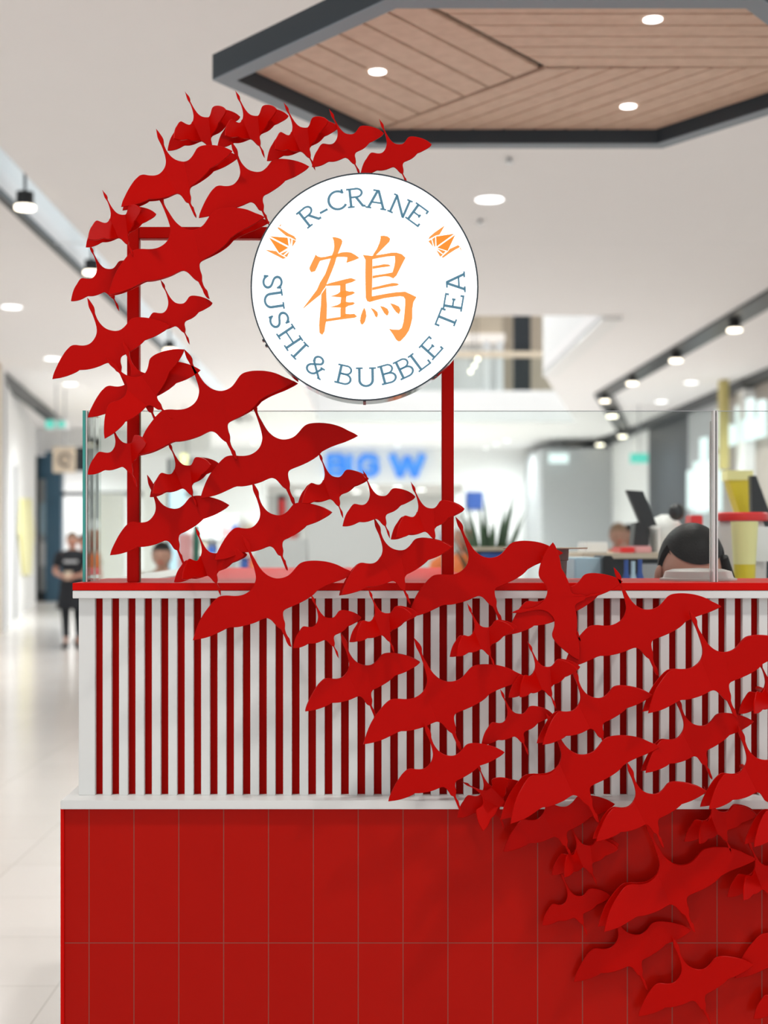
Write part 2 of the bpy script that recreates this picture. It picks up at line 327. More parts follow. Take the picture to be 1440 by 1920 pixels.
for k in range(28):
    a0, a1 = [2*math.pi*(k+j)/32 for j in (0, 1)]
    ring.prism([(cx_+.13*math.cos(a0), cz_+.13*math.sin(a0)), (cx_+.13*math.cos(a1), cz_+.13*math.sin(a1)), (cx_+.09*math.cos(a1), cz_+.09*math.sin(a1)), (cx_+.09*math.cos(a0), cz_+.09*math.sin(a0))], 26.97, 27)
ring.build('ring', 'cup', r); MB().box(x1, x1+.2, 27.02, 27.1, z0+.03, z1).build('side_panel', 'dark', r)
hang('lit_sign', 'small pale lit sign on the grey bulkhead right of the store', 'sign', 1030, 1066, 850, 868, 39.3, 'sky')
hang('exit_sign', 'green exit sign glowing in front of the right-hand shops', 'sign', 1183, 1215, 850, 868, 30, 'exit')
# lit shop signs on the right
ls = thing('lit_sign', (6.7, 28.6, 2.1), 'tall white glowing lettering sign on the grey wall at right', 'sign')
for k, (y, h0, h1) in enumerate(((29.9, 2.2, 3.0), (29.3, 2.12, 3.15), (28.75, 2.1, 3.6), (28.2, 2.15, 3.1), (27.7, 2.1, 3.2))):
    MB().box(6.70, 6.78, y-.42, y, h0, h1).build('letter_stroke', 'sky', ls)
ls = thing('lit_sign', (6.62, 24.5, 3.3), 'white glowing script sign on the stone wall at far right', 'sign')
for k in range(9):
    y = 27.0-k*.36; MB().box(6.6, 6.7, y-.24, y, 3.28, (4.0, 3.62, 3.66, 3.6, 3.95, 3.66, 4.0, 3.62, 3.9)[k]).build('letter_stroke', 'sky', ls)
tag(MB().box(6.30, 6.42, 25.3, 25.6, 2.8, 4.4).build('glass_reflection', mat('mustard_reflection', (.50, .42, .16), .7)), 'narrow yellow strip standing in for a glass reflection before the stone wall at right', 'banner')  # yellow reflection in the glass, built as a solid coloured strip
# recessed downlights in the plain ceiling
dl = [(918, 373, 'large round downlight in the ceiling right of the round sign'), (22, 575, 'round downlight in the ceiling at the left edge'), (98, 672, 'round downlight behind the wing tip of the widest left crane'),
      (132, 720, 'small round downlight above the left walkway sign'), (1296, 717, 'round downlight right of the black light channel, nearer one'), (1240, 753, 'round downlight right of the black light channel, farther one'),
      (318, 700, 'round downlight behind the upright post left of the lit sign'), (950, 826, 'right-hand downlight in front of the far store wall'), (930, 833, 'middle downlight in front of the far store wall'),
      (911, 840, 'left-hand downlight in front of the far store wall'), (500, 818, 'downlight seen under the largest left crane wing'), (476, 831, 'farther downlight under the largest left crane wing'), (780, 820, 'downlight above the blue store letters, nearer'), (745, 835, 'downlight above the blue store letters, farther')]
for u, v, lab in dl:
    p = pt(u, v); r = thing('downlight', p, lab, 'downlight', 'recessed ceiling downlights')
    R0 = .115 if v < 800 else .075
    MB().lathe([(R0+.012, 0), (R0+.012, -.006), (R0, -.006)], p, n=28).build('trim_ring', 'white', r); MB().lathe([(R0, -.004), (R0, -.009)], p, n=28).build('lens', 'lampface', r)
# spot lamps in the two channels
def canlamp(p, label, s=1):
    r = thing('spot_lamp', p, label, 'spot lamp', 'black spot lamps in the ceiling channels')
    MB().lathe([(.075*s, 0), (.075*s, -.09*s), (.09*s, -.12*s)], p, n=20).build('housing', 'black', r); MB().lathe([(.088*s, -.121*s), (.088*s, -.15*s)], p, n=20).build('lens', 'warmlamp', r); return r
for u, v, lab in ((47, 345, 'black spot lamp in the left channel, nearest the camera'), (172, 485, 'black spot lamp in the left channel behind the small left crane'), (318, 642, 'black spot lamp in the left channel behind the lowest arch crane, farthest away')):
    D = 2.86*FP/(VX-u); rl = canlamp(Vector((-2.86, D, ZC+(.02 if v < 600 else 0))), lab, .95); MB().tube([(-2.86, D, ZC), (-2.86, D, ZC+.362)], .012).build('hanger', 'black', rl)
for k, (u, v) in enumerate(((1377, 592), (1267, 653), (1185, 699), (1134, 734), (1148, 762), (1167, 803), (1125, 820), (1088, 834))):
    canlamp(pt(u, v, ZC)-Vector((0, 0, .05)), ('first', 'second', 'third', 'fourth', 'fifth', 'sixth', 'seventh', 'eighth')[k]+' spot lamp along the bent black channel, counted from the right edge of the photo', 1.0 if k < 4 else 1.2)
for u, v, lab in ((955, 296, 'tiny ceiling sprinkler between the timber canopy and the large downlight'), (900, 412, 'tiny ceiling sprinkler below the large downlight')):
    p = pt(u, v); tag(MB().lathe([(.02, 0), (.02, -.03), (.035, -.035), (.035, -.04)], p, n=14).build('sprinkler', 'steel'), lab, 'sprinkler')
# ------------------------------------------------------------------ timber canopy
hc = 1.8; zt = 3.3
HV = [(-.606, 5.54), (0, 6.5), (1.345, 6.5), (1.97, 5.58), (1.31, 4.72), (.06, 4.72)]
cn = (.685, 5.59)
cp = thing('timber_canopy', (cn[0], cn[1], zt), 'six-sided hanging timber ceiling canopy with a dark blue-grey frame', 'canopy')
fr = MB(); fu = MB()
def inset(poly, d):
    out = []; n = len(poly)
    for i in range(n):
        p, q, r_ = Vector(poly[i-1]), Vector(poly[i]), Vector(poly[(i+1) % n])
        e1 = (q-p).normalized(); e2 = (r_-q).normalized(); n1 = Vector((e1.y, -e1.x)); n2 = Vector((e2.y, -e2.x))
        k = (n1+n2).normalized(); out.append(q+k*d/max(.3, k.dot(n1)))
    return out
HI = inset(HV, .075)
for i in range(6):
    j = (i+1) % 6; quad = [HV[i], HV[j], tuple(HI[j]), tuple(HI[i])]
    fr.prismz(quad, zt+.004, zt+.10); fu.prismz(quad, zt, zt+.004)
fr.build('frame', 'darkframe', cp); fu.build('frame_underside', 'frameface', cp)
MB().prismz([tuple(p) for p in HI], zt+.087, zt+.10).build('backing', 'dark', cp)
H2 = [Vector(p) for p in inset(HV, .073)]; CN = Vector(cn)
def boards(a, b, c_, d_, n, name):   # rhombus a-b / d-c split into n boards running a->b
    m = MB()
    for k in range(n):
        t0, t1 = (k+.03)/n, (k+.97)/n
        q = [a.lerp(d_, t0), b.lerp(c_, t0), b.lerp(c_, t1), a.lerp(d_, t1)]
        m.prismz([(p.x, p.y) for p in q], zt+.065, zt+.085)
    return m.build(name, 'wood', cp, bevel=.003)
g = .012
boards(H2[0], H2[1], CN.lerp(H2[1], .01), H2[5].lerp(CN, .0), 8, 'board_panel') if False else None
boards(H2[0], H2[1], CN+Vector((-g, 0)), H2[5]+Vector((-g, 0)), 7, 'board_panel')
boards(H2[5]+Vector((g, 0)), H2[4], H2[3]+Vector((0, 0)), CN+Vector((g, -g)), 7, 'board_panel')
boards(H2[1]+Vector((g, 0)), CN+Vector((g, g)), H2[3], H2[2], 9, 'board_panel')
for u, v in ((708, 134), (1224, 36), (1178, 199)):
    p = pt(u, v, zt+.065); e = MB().lathe([(.034, .002), (.034, -.004)], p, n=24).build('downlight', 'lampface', cp)
    lamp('canopy_spot', 'SPOT', (p.x, p.y, p.z-.02), 48, .03, (1, .97, .93), spot=2.4)
for x, y in ((.3, 5.2), (1.2, 6.0)): MB().tube([(x, y, zt+.1), (x, y, ZC)], .008).build('suspension_rod', 'black', cp)
# ------------------------------------------------------------------ the kiosk counter
X0, X1 = (115-VX)*3.171/FP, 1.35
ct = thing('kiosk_counter', (0, 3.3, 0), 'long kiosk counter with red tiled base and red and white striped front', 'counter')
ZL = 1.5-498*3.171/FP
MB().box(X0+.003, X1, 3.171, 3.30, 0, ZL).build('tiled_base', 'tiles', ct)
ct_b = [o for o in COL.objects if o.name.startswith('tiled_base')][0]
# tile coordinates are measured from the hall's origin, so bake the offset into the mesh
ct_b.data.transform(Matrix.Translation(ORG[ct.name])); ct_b.location = -ORG[ct.name]
MB().box(X0-.001, X0+.007, 3.166, 3.30, 0, ZL).build('corner_trim', 'topred', ct, bevel=.001)
MB().box(X0+.01, X1, 3.30, 3.45, 0, ZL).build('core', 'backred', ct)
MB().box((113-VX)*3.155/FP, X1, 3.155, 3.42, ZL, .9275).build('ledge', 'slatwhite', ct, bevel=.0015)
XS = (147.5-VX)*3.22/FP
MB().box(XS+.01, X1, 3.238, 3.38, .9275, 1.374).build('back_panel', 'backred', ct)
MB().box(XS, (178-VX)*3.22/FP, 3.22, 3.40, .9275, 1.374).build('corner_stile', 'slatwhite', ct, bevel=.001)
k = 0
while True:
    u = 192.4+30.77*k; a = (u-VX)*3.22/FP; b = (u+16.2-VX)*3.22/FP
    if a > X1-.03: break
    MB().box(a, b, 3.22, 3.2385, .9275, 1.374).build('slat', 'slatwhite', ct, bevel=.0008); k += 1
xt = (136-VX)*3.2/FP
MB().box(xt, X1, 3.2, 3.62, 1.374, 1.3915).build('top_trim', 'slatwhite', ct, bevel=.001)
MB().box(xt, X1, 3.1985, 3.62, 1.392, 1.4088).build('countertop', 'topred', ct, bevel=.001)
# side run of the kiosk and its inner cabinet
tag(MB().box(-.66, -.535, 3.62, 5.3, 0, 1.4085).build('side_counter', 'slatwhite', bevel=.002), 'white-topped side run of the kiosk going back at left', 'counter')
r = thing('display_cabinet', (-.1, 4.5, 0), 'red-topped cabinet inside the kiosk behind the left glass', 'cabinet')
MB().box(-.53, .28, 3.64, 5.35, 1.385, 1.405).build('worktop', 'topred', r); MB().box(-.52, .27, 3.66, 5.33, 0, 1.385).build('body', 'backred', r)
# red steel frame
fr = thing('steel_frame', (-.1, 3.27, 1.409), 'red square-tube frame standing on the counter and carrying the round sign', 'frame')
px = lambda u: (u-VX)*3.26/FP
zt2 = 1.5+592*3.26/FP
for a, b in ((238, 260.5), (828.5, 851)): MB().box(px(a), px(b), 3.26, 3.286, 1.4088, zt2).build('post', 'post', fr, bevel=.0015)
MB().box(px(260.5), px(828.5), 3.261, 3.286, zt2-.0265, zt2).build('top_rail', 'post', fr, bevel=.0015)
# glass screens
def pane(u0, u1, label, rounded=False):
    D = 3.272; a, b = (u0-VX)*D/FP, (u1-VX)*D/FP; zt_ = 1.5+247*D/FP
    r = thing('glass_screen', ((a+b)/2, D, 1.4088), label, 'glass screen', 'clear glass screens on the counter')
    MB().box(a, b, D, D+.006, 1.4093, zt_-.0012).build('pane', 'glass', r); MB().box(a, b, D-.0003, D+.0063, zt_-.0012, zt_).build('top_edge', 'grey', r)
    return r
pane(163, 237, 'narrow glass screen between the left end of the counter and the left red post')
r = pane(262, 827, 'wide glass screen between the two red posts'); MB().box((261.2-VX)*3.272/FP, (263.4-VX)*3.272/FP, 3.268, 3.28, 1.409, 1.8015).build('edge_strip', 'brown', r)
pane(852, 1337, 'glass screen right of the right red post, in front of the bent head')
pane(1347, 1460, 'glass screen at the right edge of the photo past the clear joint')
r = thing('glass_screen', ((158-VX)*3.272/FP, 3.5, 1.4088), 'side glass screen at the left end with a green front edge', 'glass screen', 'clear glass screens on the counter')
a, b = (155.5-VX)*3.27/FP, (160.8-VX)*3.27/FP; MB().box(a, b, 3.272, 3.46, 1.4093, 1.803).build('pane', 'glass', r); MB().box(a, b, 3.266, 3.2718, 1.4093, 1.803).build('front_edge', 'glassedge', r)
MB().box(b+.0004, b+.0030, 3.268, 3.274, 1.4093, 1.803).build('silicone_joint', 'offwhite', r)
r = thing('joint_post', ((1341-VX)*3.272/FP, 3.272, 1.4088), 'clear upright joint between the two right glass screens', 'joint post')
a, b = (1338-VX)*3.26/FP, (1346.5-VX)*3.26/FP
MB().box(a, a+.0045, 3.262, 3.284, 1.4093, 1.803).build('strip', 'clearedge', r); MB().box(b-.0030, b, 3.262, 3.284, 1.4093, 1.803).build('strip', 'clearedge', r); MB().box(a+.0045, b-.0035, 3.268, 3.28, 1.4093, 1.803).build('core', 'glass', r)
a0 = (1330-VX)*3.3/FP; MB().box(a0, a0+.0022, 3.29, 3.3, 1.4093, 1.78).build('rear_pane_edge', 'clearedge', r)
# ------------------------------------------------------------------ round lightbox sign
SC = P(683.5, 538, 3.0); SR = 213.2*3.0/FP
sg = thing('round_sign', (SC.x, 3.04, SC.z-SR), 'round white lit sign with orange character and blue-grey lettering', 'sign')
MB().lathe([(SR, 0), (SR, .082)], (SC.x, 3.0, SC.z), 'y', n=128).build('rim', 'chrome', sg)
MB().lathe([(SR-.0019, -.0015), (SR-.0019, .002)], (SC.x, 3.0, SC.z), 'y', n=128).build('face', 'signface', sg)
rg = MB(); rg.lathe([(SR-.0026, .0), (SR-.0026, -.0025), (SR+.0004, -.0025), (SR+.0004, .002)], (SC.x, 3.0, SC.z), 'y', n=128, cap=False); rg.build('edge_ring', 'darkframe', sg)
for ang in (208, 211, 270, 307, 309):
    a = math.radians(ang); q = Vector((SC.x+math.cos(a)*(SR+.001), 3.03, SC.z+math.sin(a)*(SR+.001)))
    MB().box(q.x-.003, q.x+.003, 3.0, 3.02 if ang != 270 else 3.075, q.z-.001, q.z+.003).build('latch', 'black', sg)
for x in (px(400), px(700)):
    if x > SC.x-.2: MB().box(x, x+.02, 3.08, 3.262, zt2-.024, zt2-.004).build('bracket', 'post', sg)
MB().box(px(640), px(662), 3.08, 3.262, zt2-.024, zt2-.004).build('bracket', 'post', sg)
YS = 2.9984
def spx(u, v): q = P(u, v, YS); return (q.x, q.z)
def flat(polys, name, m_, parent, dy=0, th=.0004):
    m = MB()
    for p in polys: m.prism([spx(*q) for q in p], YS-th-dy, YS-dy)
    return m.build(name, m_, parent)
K = [[(378,88),(400,87),(440,95),(478,110),(492,135),(485,165),(465,215),(443,270),(425,320),(405,390),(370,480),(320,600),(300,650),(270,690),(245,735),(150,810),(50,893),(55,880),(130,780),(205,680),(240,600),(300,500),(340,390),(360,330),(375,290),(395,240),(400,190),(395,130)],
[(190,285),(215,305),(250,315),(300,310),(360,295),(400,290),(400,320),(350,330),(290,342),(240,355),(225,385),(205,430),(185,470),(140,483),(122,450),(122,430),(150,370),(175,320)],
[(400,290),(440,275),(480,260),(540,255),(590,262),(640,290),(683,322),(620,350),(535,378),(545,345),(548,315),(510,310),(440,310),(405,325)],
[(255,730),(310,650),(312,760),(318,850),(315,1000),(300,1080),(290,1150),(265,1188),(235,1165),(230,1080),(240,950),(250,850)],
[(300,625),(350,605),(450,580),(530,560),(590,548),(648,570),(600,595),(540,612),(480,632),(310,636)],
[(468,620),(530,615),(532,700),(535,760),(530,850),(528,950),(530,985),(470,990),(470,900),(478,860),(470,830),(475,790),(478,760),(465,700)],
[(355,752),(400,742),(440,725),(470,700),(530,690),(570,700),(610,698),(635,715),(600,735),(545,752),(530,765),(470,765),(400,758)],
[(350,875),(400,862),(440,850),(472,830),(530,815),(570,822),(610,818),(633,830),(610,850),(560,860),(530,878),(475,880),(410,878)],
[(300,1010),(400,995),(470,985),(530,950),(580,955),(625,950),(657,980),(630,995),(560,1003),(470,1015),(300,1040)],
[(920,75),(960,72),(1000,80),(1030,105),(1020,140),(980,180),(920,240),(865,295),(835,310),(840,280),(880,220),(910,150),(922,100)],
[(722,288),(760,292),(830,300),(830,420),(828,560),(825,700),(825,755),(840,775),(840,795),(800,818),(770,808),(755,770),(752,650),(750,500),(752,345)],
[(830,295),(900,288),(980,275),(1050,262),(1100,262),(1160,280),(1202,320),(1170,380),(1130,460),(1100,520),(1065,552),(1020,532),(970,528),(900,538),(832,552),(832,522),(900,512),(980,500),(1040,488),(1055,485),(1075,420),(1085,360),(1082,300),(1000,305),(900,322),(825,338)],
[(832,415),(900,405),(960,392),(1010,395),(1038,412),(1000,420),(920,430),(832,445)],
[(828,655),(900,640),(980,620),(1060,603),(1110,608),(1130,622),(1100,635),(1020,645),(920,665),(828,685)],
[(822,755),(900,740),(1000,722),(1100,708),(1200,702),(1270,735),(1325,762),(1290,820),(1278,900),(1278,1000),(1260,1080),(1240,1140),(1200,1200),(1145,1258),(1120,1260),(1095,1240),(1060,1180),(1015,1118),(1060,1128),(1130,1130),(1160,1110),(1180,1040),(1190,950),(1198,850),(1198,785),(1180,758),(1140,752),(1050,762),(960,775),(880,795),(800,818)],
[(737,880),(755,920),(762,975),(745,1040),(720,1072),(700,1065),(690,1030),(700,970),(718,920)],
[(808,882),(850,900),(885,930),(893,960),(880,993),(862,980),(845,940)],
[(915,862),(960,872),(1000,895),(1015,930),(1005,965),(990,970),(960,940)],
[(1028,830),(1080,845),(1130,870),(1147,910),(1128,955),(1095,930),(1065,890)]]
flat([[(560+x/6, 430+y/6) for x, y in p] for p in K], 'character', 'kanji', sg)
ER = [([(1035,597),(1000,660),(965,720),(915,732),(815,785),(830,750),(900,690)],0),([(918,745),(1165,708),(925,880)],1),([(1178,722),(1075,940),(935,895)],1),
([(814,808),(855,787),(880,885)],0),([(865,780),(908,750),(908,880),(895,880)],0),([(930,905),(1050,945),(1015,980)],0),([(920,925),(1010,990),(975,1020)],0),
([(990,1025),(1080,945),(1100,915),(1215,862),(1240,880),(1230,895),(1180,920),(1080,985),(1020,1030)],0),([(1238,897),(1250,892),(1265,948)],0)]
EL = [([(268,560),(300,575),(400,640),(470,675),(495,710),(485,720),(420,685),(370,670),(300,610),(268,580)],0),([(285,545),(315,520),(300,553)],0),([(170,675),(388,692),(402,795)],1),
([(160,690),(395,815),(285,882)],1),([(412,697),(435,705),(425,800)],0),([(450,712),(492,730),(445,805)],0),([(398,845),(300,890),(335,908)],0),([(412,860),(345,915),(380,930)],0),
([(115,840),(250,858),(280,890),(370,940),(330,952),(280,925),(180,875)],0)]
for E_, ox, oy, sc in ((ER, 690, 340, 7.2), (EL, 480, 340, 6.545)):
    e1 = flat([[(ox+x/sc, oy+y/sc) for x, y in p] for p, f in E_ if f == 0], 'crane_emblem', 'kanji', sg)
    m = MB()
    for p, f in E_:
        if f: m.prism([spx(ox+x/sc, oy+y/sc) for x, y in p], YS-.0004, YS)
    m.build('emblem_wing', 'kanji2', e1) if False else m.build('crane_emblem', 'kanji2', sg)
# slab-serif letters as strokes in a unit-height box: ('l', points, width) ; arcs sampled
def arc(cx, cy, rx, ry, a0, a1, n=14): return [(cx+rx*math.cos(math.radians(a0+(a1-a0)*i/n)), cy+ry*math.sin(math.radians(a0+(a1-a0)*i/n))) for i in range(n+1)]
W1, W0 = .112, .086
def serif(x, y, w=.26): return ([(x-w/2, y), (x+w/2, y)], W0)
lo, hi = W0/2, 1-W0/2
GL = {
'R': (.78, [([(.17, lo), (.17, hi)], W1), serif(.17, lo, .30), ([(.02, hi), (.45, hi)]+arc(.45, .75, .24, .213, 90, -90)+[(.17, .537)], W0*1.1), ([(.42, .53), (.68, lo+.02), (.80, lo)], W1)]),
'-': (.42, [([(.02, .40), (.40, .40)], W1)]),
'C': (.86, [(arc(.46, .5, .40, .46, 42, 318, 26), W1), ([(.76, .76), (.76, .99)], W1*.8)]),
'A': (.92, [([(.13, lo), (.44, hi)], W1), ([(.48, hi), (.80, lo)], W1), ([(.24, hi), (.52, hi)], W0), ([(.22, .34), (.70, .34)], W0), serif(.13, lo), serif(.79, lo)]),
'N': (.95, [([(.17, lo), (.17, hi)], W1*.9), ([(.17, hi-.02), (.78, .03)], W1), ([(.78, .0), (.78, hi)], W1*.9), ([(.02, hi), (.2, hi)], W0), serif(.17, lo), serif(.78, hi)]),
'E': (.78, [([(.17, lo), (.17, hi)], W1), ([(.02, lo), (.70, lo), (.70, .20)], W0), ([(.02, hi), (.68, hi), (.68, .80)], W0), ([(.17, .51), (.50, .51)], W0), ([(.50, .42), (.50, .60)], W0)]),
'S': (.68, [(arc(.34, .745, .235, .22, 20, 250, 16)+arc(.34, .265, .25, .23, 70, -160, 16), W1), ([(.575, .74), (.575, .97)], W0), ([(.09, .03), (.09, .27)], W0)]),
'U': (.92, [([(.17, hi), (.17, .34)]+arc(.46, .34, .29, .30, 180, 360)+[(.75, hi)], W1), serif(.17, hi, .30), serif(.75, hi, .30)]),
'H': (.95, [([(.17, lo), (.17, hi)], W1), ([(.78, lo), (.78, hi)], W1), ([(.17, .5), (.78, .5)], W0), serif(.17, lo, .30), serif(.17, hi, .30), serif(.78, lo, .30), serif(.78, hi, .30)]),
'I': (.34, [([(.17, lo), (.17, hi)], W1), serif(.17, lo, .32), serif(.17, hi, .32)]),
'B': (.76, [([(.17, lo), (.17, hi)], W1), ([(.02, hi), (.42, hi)]+arc(.42, .75, .22, .213, 90, -90)+[(.17, .537)], W0), ([(.17, .527), (.44, .527)]+arc(.44, .28, .26, .245, 90, -90)+[(.02, lo)], W0*1.1)]),
'L': (.72, [([(.17, lo), (.17, hi)], W1), serif(.17, hi, .30), ([(.02, lo), (.66, lo), (.66, .26)], W0)]),
'T': (.82, [([(.41, lo), (.41, hi)], W1), ([(.04, .74), (.04, hi), (.78, hi), (.78, .74)], W0), serif(.41, lo, .32)]),
'&': (.90, [([(.80, .0), (.22, .66)]+arc(.40, .79, .20, .19, 215, -35, 14)+[(.16, .42)]+arc(.33, .25, .24, .22, 140, 330, 14)+[(.72, .52)], W1*.9), ([(.62, .53), (.84, .53)], W0), ([(.72, .0), (.90, .0)], W0)]),
}
def letter(mb, ch, u, v, upx, upy, H=36.5):
    w, strokes = GL[ch]; L_ = math.hypot(upx, upy); WS = 1.17; ux, uy = upx/L_, upy/L_; rx, ry = -uy, ux   # right vector on the page
    def tp(x, y): return spx(u+(x-w/2)*H*WS*rx+(y-.5)*H*ux, v+(x-w/2)*H*WS*ry+(y-.5)*H*uy)
    for pts, wd in strokes:
        n = len(pts); Lf, Rt = [], []
        for i in range(n):
            a, b = pts[max(i-1, 0)], pts[min(i+1, n-1)]; p = pts[i]
            d1 = Vector((p[0]-a[0], p[1]-a[1])); d2 = Vector((b[0]-p[0], b[1]-p[1]))
            if d1.length < 1e-6: d1 = d2
            if d2.length < 1e-6: d2 = d1
            d1.normalize(); d2.normalize(); t = (d1+d2)
            if t.length < .05: t = d1
            t.normalize(); nn = Vector((-t.y, t.x)); k = min(2.2, 1/max(.3, abs(nn.dot(Vector((-d1.y, d1.x))))))
            Lf.append((p[0]+nn.x*wd/2*k, p[1]+nn.y*wd/2*k)); Rt.append((p[0]-nn.x*wd/2*k, p[1]-nn.y*wd/2*k))
        for i in range(n-1):
            q = [tp(*Lf[i]), tp(*Lf[i+1]), tp(*Rt[i+1]), tp(*Rt[i])]
            vs = [(x, YS-.0004, z) for x, z in q]+[(x, YS, z) for x, z in q]
            mb.add(vs, [(0, 1, 2, 3), (7, 6, 5, 4), (0, 1, 5, 4), (1, 2, 6, 5), (2, 3, 7, 6), (3, 0, 4, 7)])
for ch, u, v in (('R',578.1,405.3),('-',605.3,392.8),('C',631.9,376),('R',666.3,370.9),('A',706.9,374.1),('N',750,386.6),('E',782.5,402.8)):
    m = MB(); letter(m, ch, u, v, u-683.5, v-538); m.build('letter', 'teal', sg)
for ch, u, v in (('S',511.0,528.8),('U',513.5,562.8),('S',523.6,599.6),('H',543.2,632.5),('I',562.2,657.6),('&',594.2,686.4),('B',645.6,702.6),('U',686.3,707.0),('B',726.6,701.0),('B',757.6,690.2),('L',786.5,675.0),('E',808.6,652.0),('T',837.8,599.2),('E',850.4,566.1),('A',854.3,529.2)):
    m = MB(); letter(m, ch, u, v, 683.5-u, 538-v); m.build('letter', 'teal', sg)
# ------------------------------------------------------------------ crane silhouettes
# three sheet sizes, each with its own outline (photo units); (x, y, corner) with corner = sharp vertex
BIG = [(738,738,1),(756,756),(775,778),(785,800),(786,825),(796,853),(813,883),(832,917),(854,948),(884,975),(917,991),(950,996),(985,990),(1015,975),(1040,950),(1060,926),(1080,908),(1106,898),(1150,893),(1200,895),(1250,903),(1300,919),(1345,942),(1380,958),(1402,973,1),
 (1375,988),(1320,1012),(1270,1029),(1225,1047),(1182,1070,1),(1152,1100),(1105,1130),(1050,1156),(1005,1174),(983,1186),(975,1204),(978,1235),(986,1264),(985,1296,1),(991,1320),(1002,1343),(1012,1356),(1018,1385),(1024,1405,1),(1008,1398),(993,1374),(985,1350),(972,1322),(962,1300,1),
 (944,1288),(927,1270),(910,1250),(895,1238),(875,1232),(850,1239),(810,1257),(760,1272),(705,1283),(662,1284,1),(640,1291),(600,1310),(550,1332),(500,1347),(437,1358,1),(443,1338),(455,1300),(475,1250),(500,1205),(530,1165),(560,1130),(588,1105),(612,1096),(645,1094),(682,1097),(720,1095),(752,1085),(782,1065),(802,1040),(813,1010),(816,985),(812,958),(805,930),(796,900),(785,868),(774,838),(763,815),(752,795),(744,768)]
MED = [(441,58,1),(462,80),(485,113),(512,155),(521,190),(523,220),(533,250),(550,290),(580,335),(620,375),(670,402),(735,415),(790,405),(840,368),(875,325),(900,295),(932,278),(980,270),(1040,272),(1130,285),(1220,310),(1285,340),(1326,364,1),
 (1290,400),(1220,445),(1150,482),(1052,519,1),(1030,543),(980,585),(920,625),(860,660),(815,682),(797,708),(795,750),(806,795),(803,838,1),(803,860),(820,893),(832,905),(843,945),(860,990),(858,1018,1),(838,995),(820,955),(798,905),(778,858,1),(748,845),(725,812),(702,780),(680,763),(655,757),(622,768),(560,795),(490,816),(420,828),(356,831,1),(320,855),(250,885),(160,912),(66,926,1),
 (80,870),(110,800),(150,720),(200,640),(240,595),(270,571),(310,562),(360,568),(410,568),(455,556),(490,530),(520,490),(537,450),(542,405),(535,355),(519,300),(500,247),(485,215),(470,185),(456,150),(447,95)]
SML = [(437,160,1),(465,200),(492,232),(512,262),(520,295),(518,318),(528,345),(545,380),(570,430),(605,490),(648,548),(700,590),(760,608),(820,608),(862,588),(897,550),(925,510),(955,482),(1000,472),(1060,476),(1140,492),(1220,520),(1290,558),(1352,612,1),
 (1335,645),(1290,680),(1220,718),(1160,748),(1106,768,1),(1085,790),(1040,835),(980,875),(920,900),(872,922),(852,948),(846,985),(855,1030),(860,1080),(852,1124,1),(866,1155),(890,1195),(905,1215),(918,1270),(924,1340,1),(895,1295),(872,1240),(858,1190),(830,1128,1),(800,1110),(770,1080),(740,1045),(710,1020),(680,1008),(650,1015),(600,1035),(540,1055),(470,1067),(400,1064,1),(370,1075),(300,1110),(220,1135),(150,1143),(103,1140,1),
 (115,1080),(140,990),(175,910),(215,850),(250,795),(280,762),(310,750),(350,755),(400,765),(450,765),(490,750),(525,715),(550,670),(563,620),(566,570),(560,520),(547,460),(530,405),(512,360),(492,328),(474,298),(462,262),(450,210)]
KEY = {'b': dict(H=(738,738),L=(438,1357),R=(1400,972),C=(610,1095),D=(1105,898),V=(950,996),A=(980,1190),F=(1021,1403),T=(875,1232)),
 'm': dict(H=(441,58),L=(68,925),R=(1325,365),C=(290,563),D=(920,283),V=(735,415),A=(797,700),F=(848,1012),T=(655,757)),
 's': dict(H=(437,160),L=(105,1140),R=(1350,610),C=(310,750),D=(955,480),V=(790,610),A=(850,940),F=(920,1338),T=(670,1010))}
FOLD = {'b': ((802,1040),(875,1232),(950,996),(983,1186)), 'm': ((520,490),(655,757),(735,415),(797,708)), 's': ((550,670),(680,1008),(820,608),(852,948))}
OUT = {}
for kk, pts in (('b', BIG), ('m', MED), ('s', SML)):
    n = len(pts); P2 = [complex(p[0], p[1]) for p in pts]; sh = [len(p) == 3 for p in pts]; out = []; idx = {}
    for i in range(n):
        p0, p1, p2, p3 = P2[i-1], P2[i], P2[(i+1) % n], P2[(i+2) % n]
        if sh[i]: p0 = p1-(p2-p1)*.5
        if sh[(i+1) % n]: p3 = p2+(p2-p1)*.5
        idx[(pts[i][0], pts[i][1])] = len(out)
        for s_ in range(3):
            t = s_/3
            out.append(.5*((2*p1)+(-p0+p2)*t+(2*p0-5*p1+4*p2-p3)*t*t+(-p0+3*p1-3*p2+p3)*t**3))
    def near(q): return min(range(len(out)), key=lambda i: abs(out[i]-complex(*q)))
    OUT[kk] = (out, [near(q) for q in FOLD[kk]])
def fit(kind, d):
    z = [complex(*KEY[kind][n]) for n in d]; w = [complex(*d[n]) for n in d]
    zc = sum(z)/len(z); wc = sum(w)/len(w)
    a = sum((p-zc).conjugate()*(q-wc) for p, q in zip(z, w))/sum(abs(p-zc)**2 for p in z); return a, wc-a*zc
TH = .0028; CH = .0008
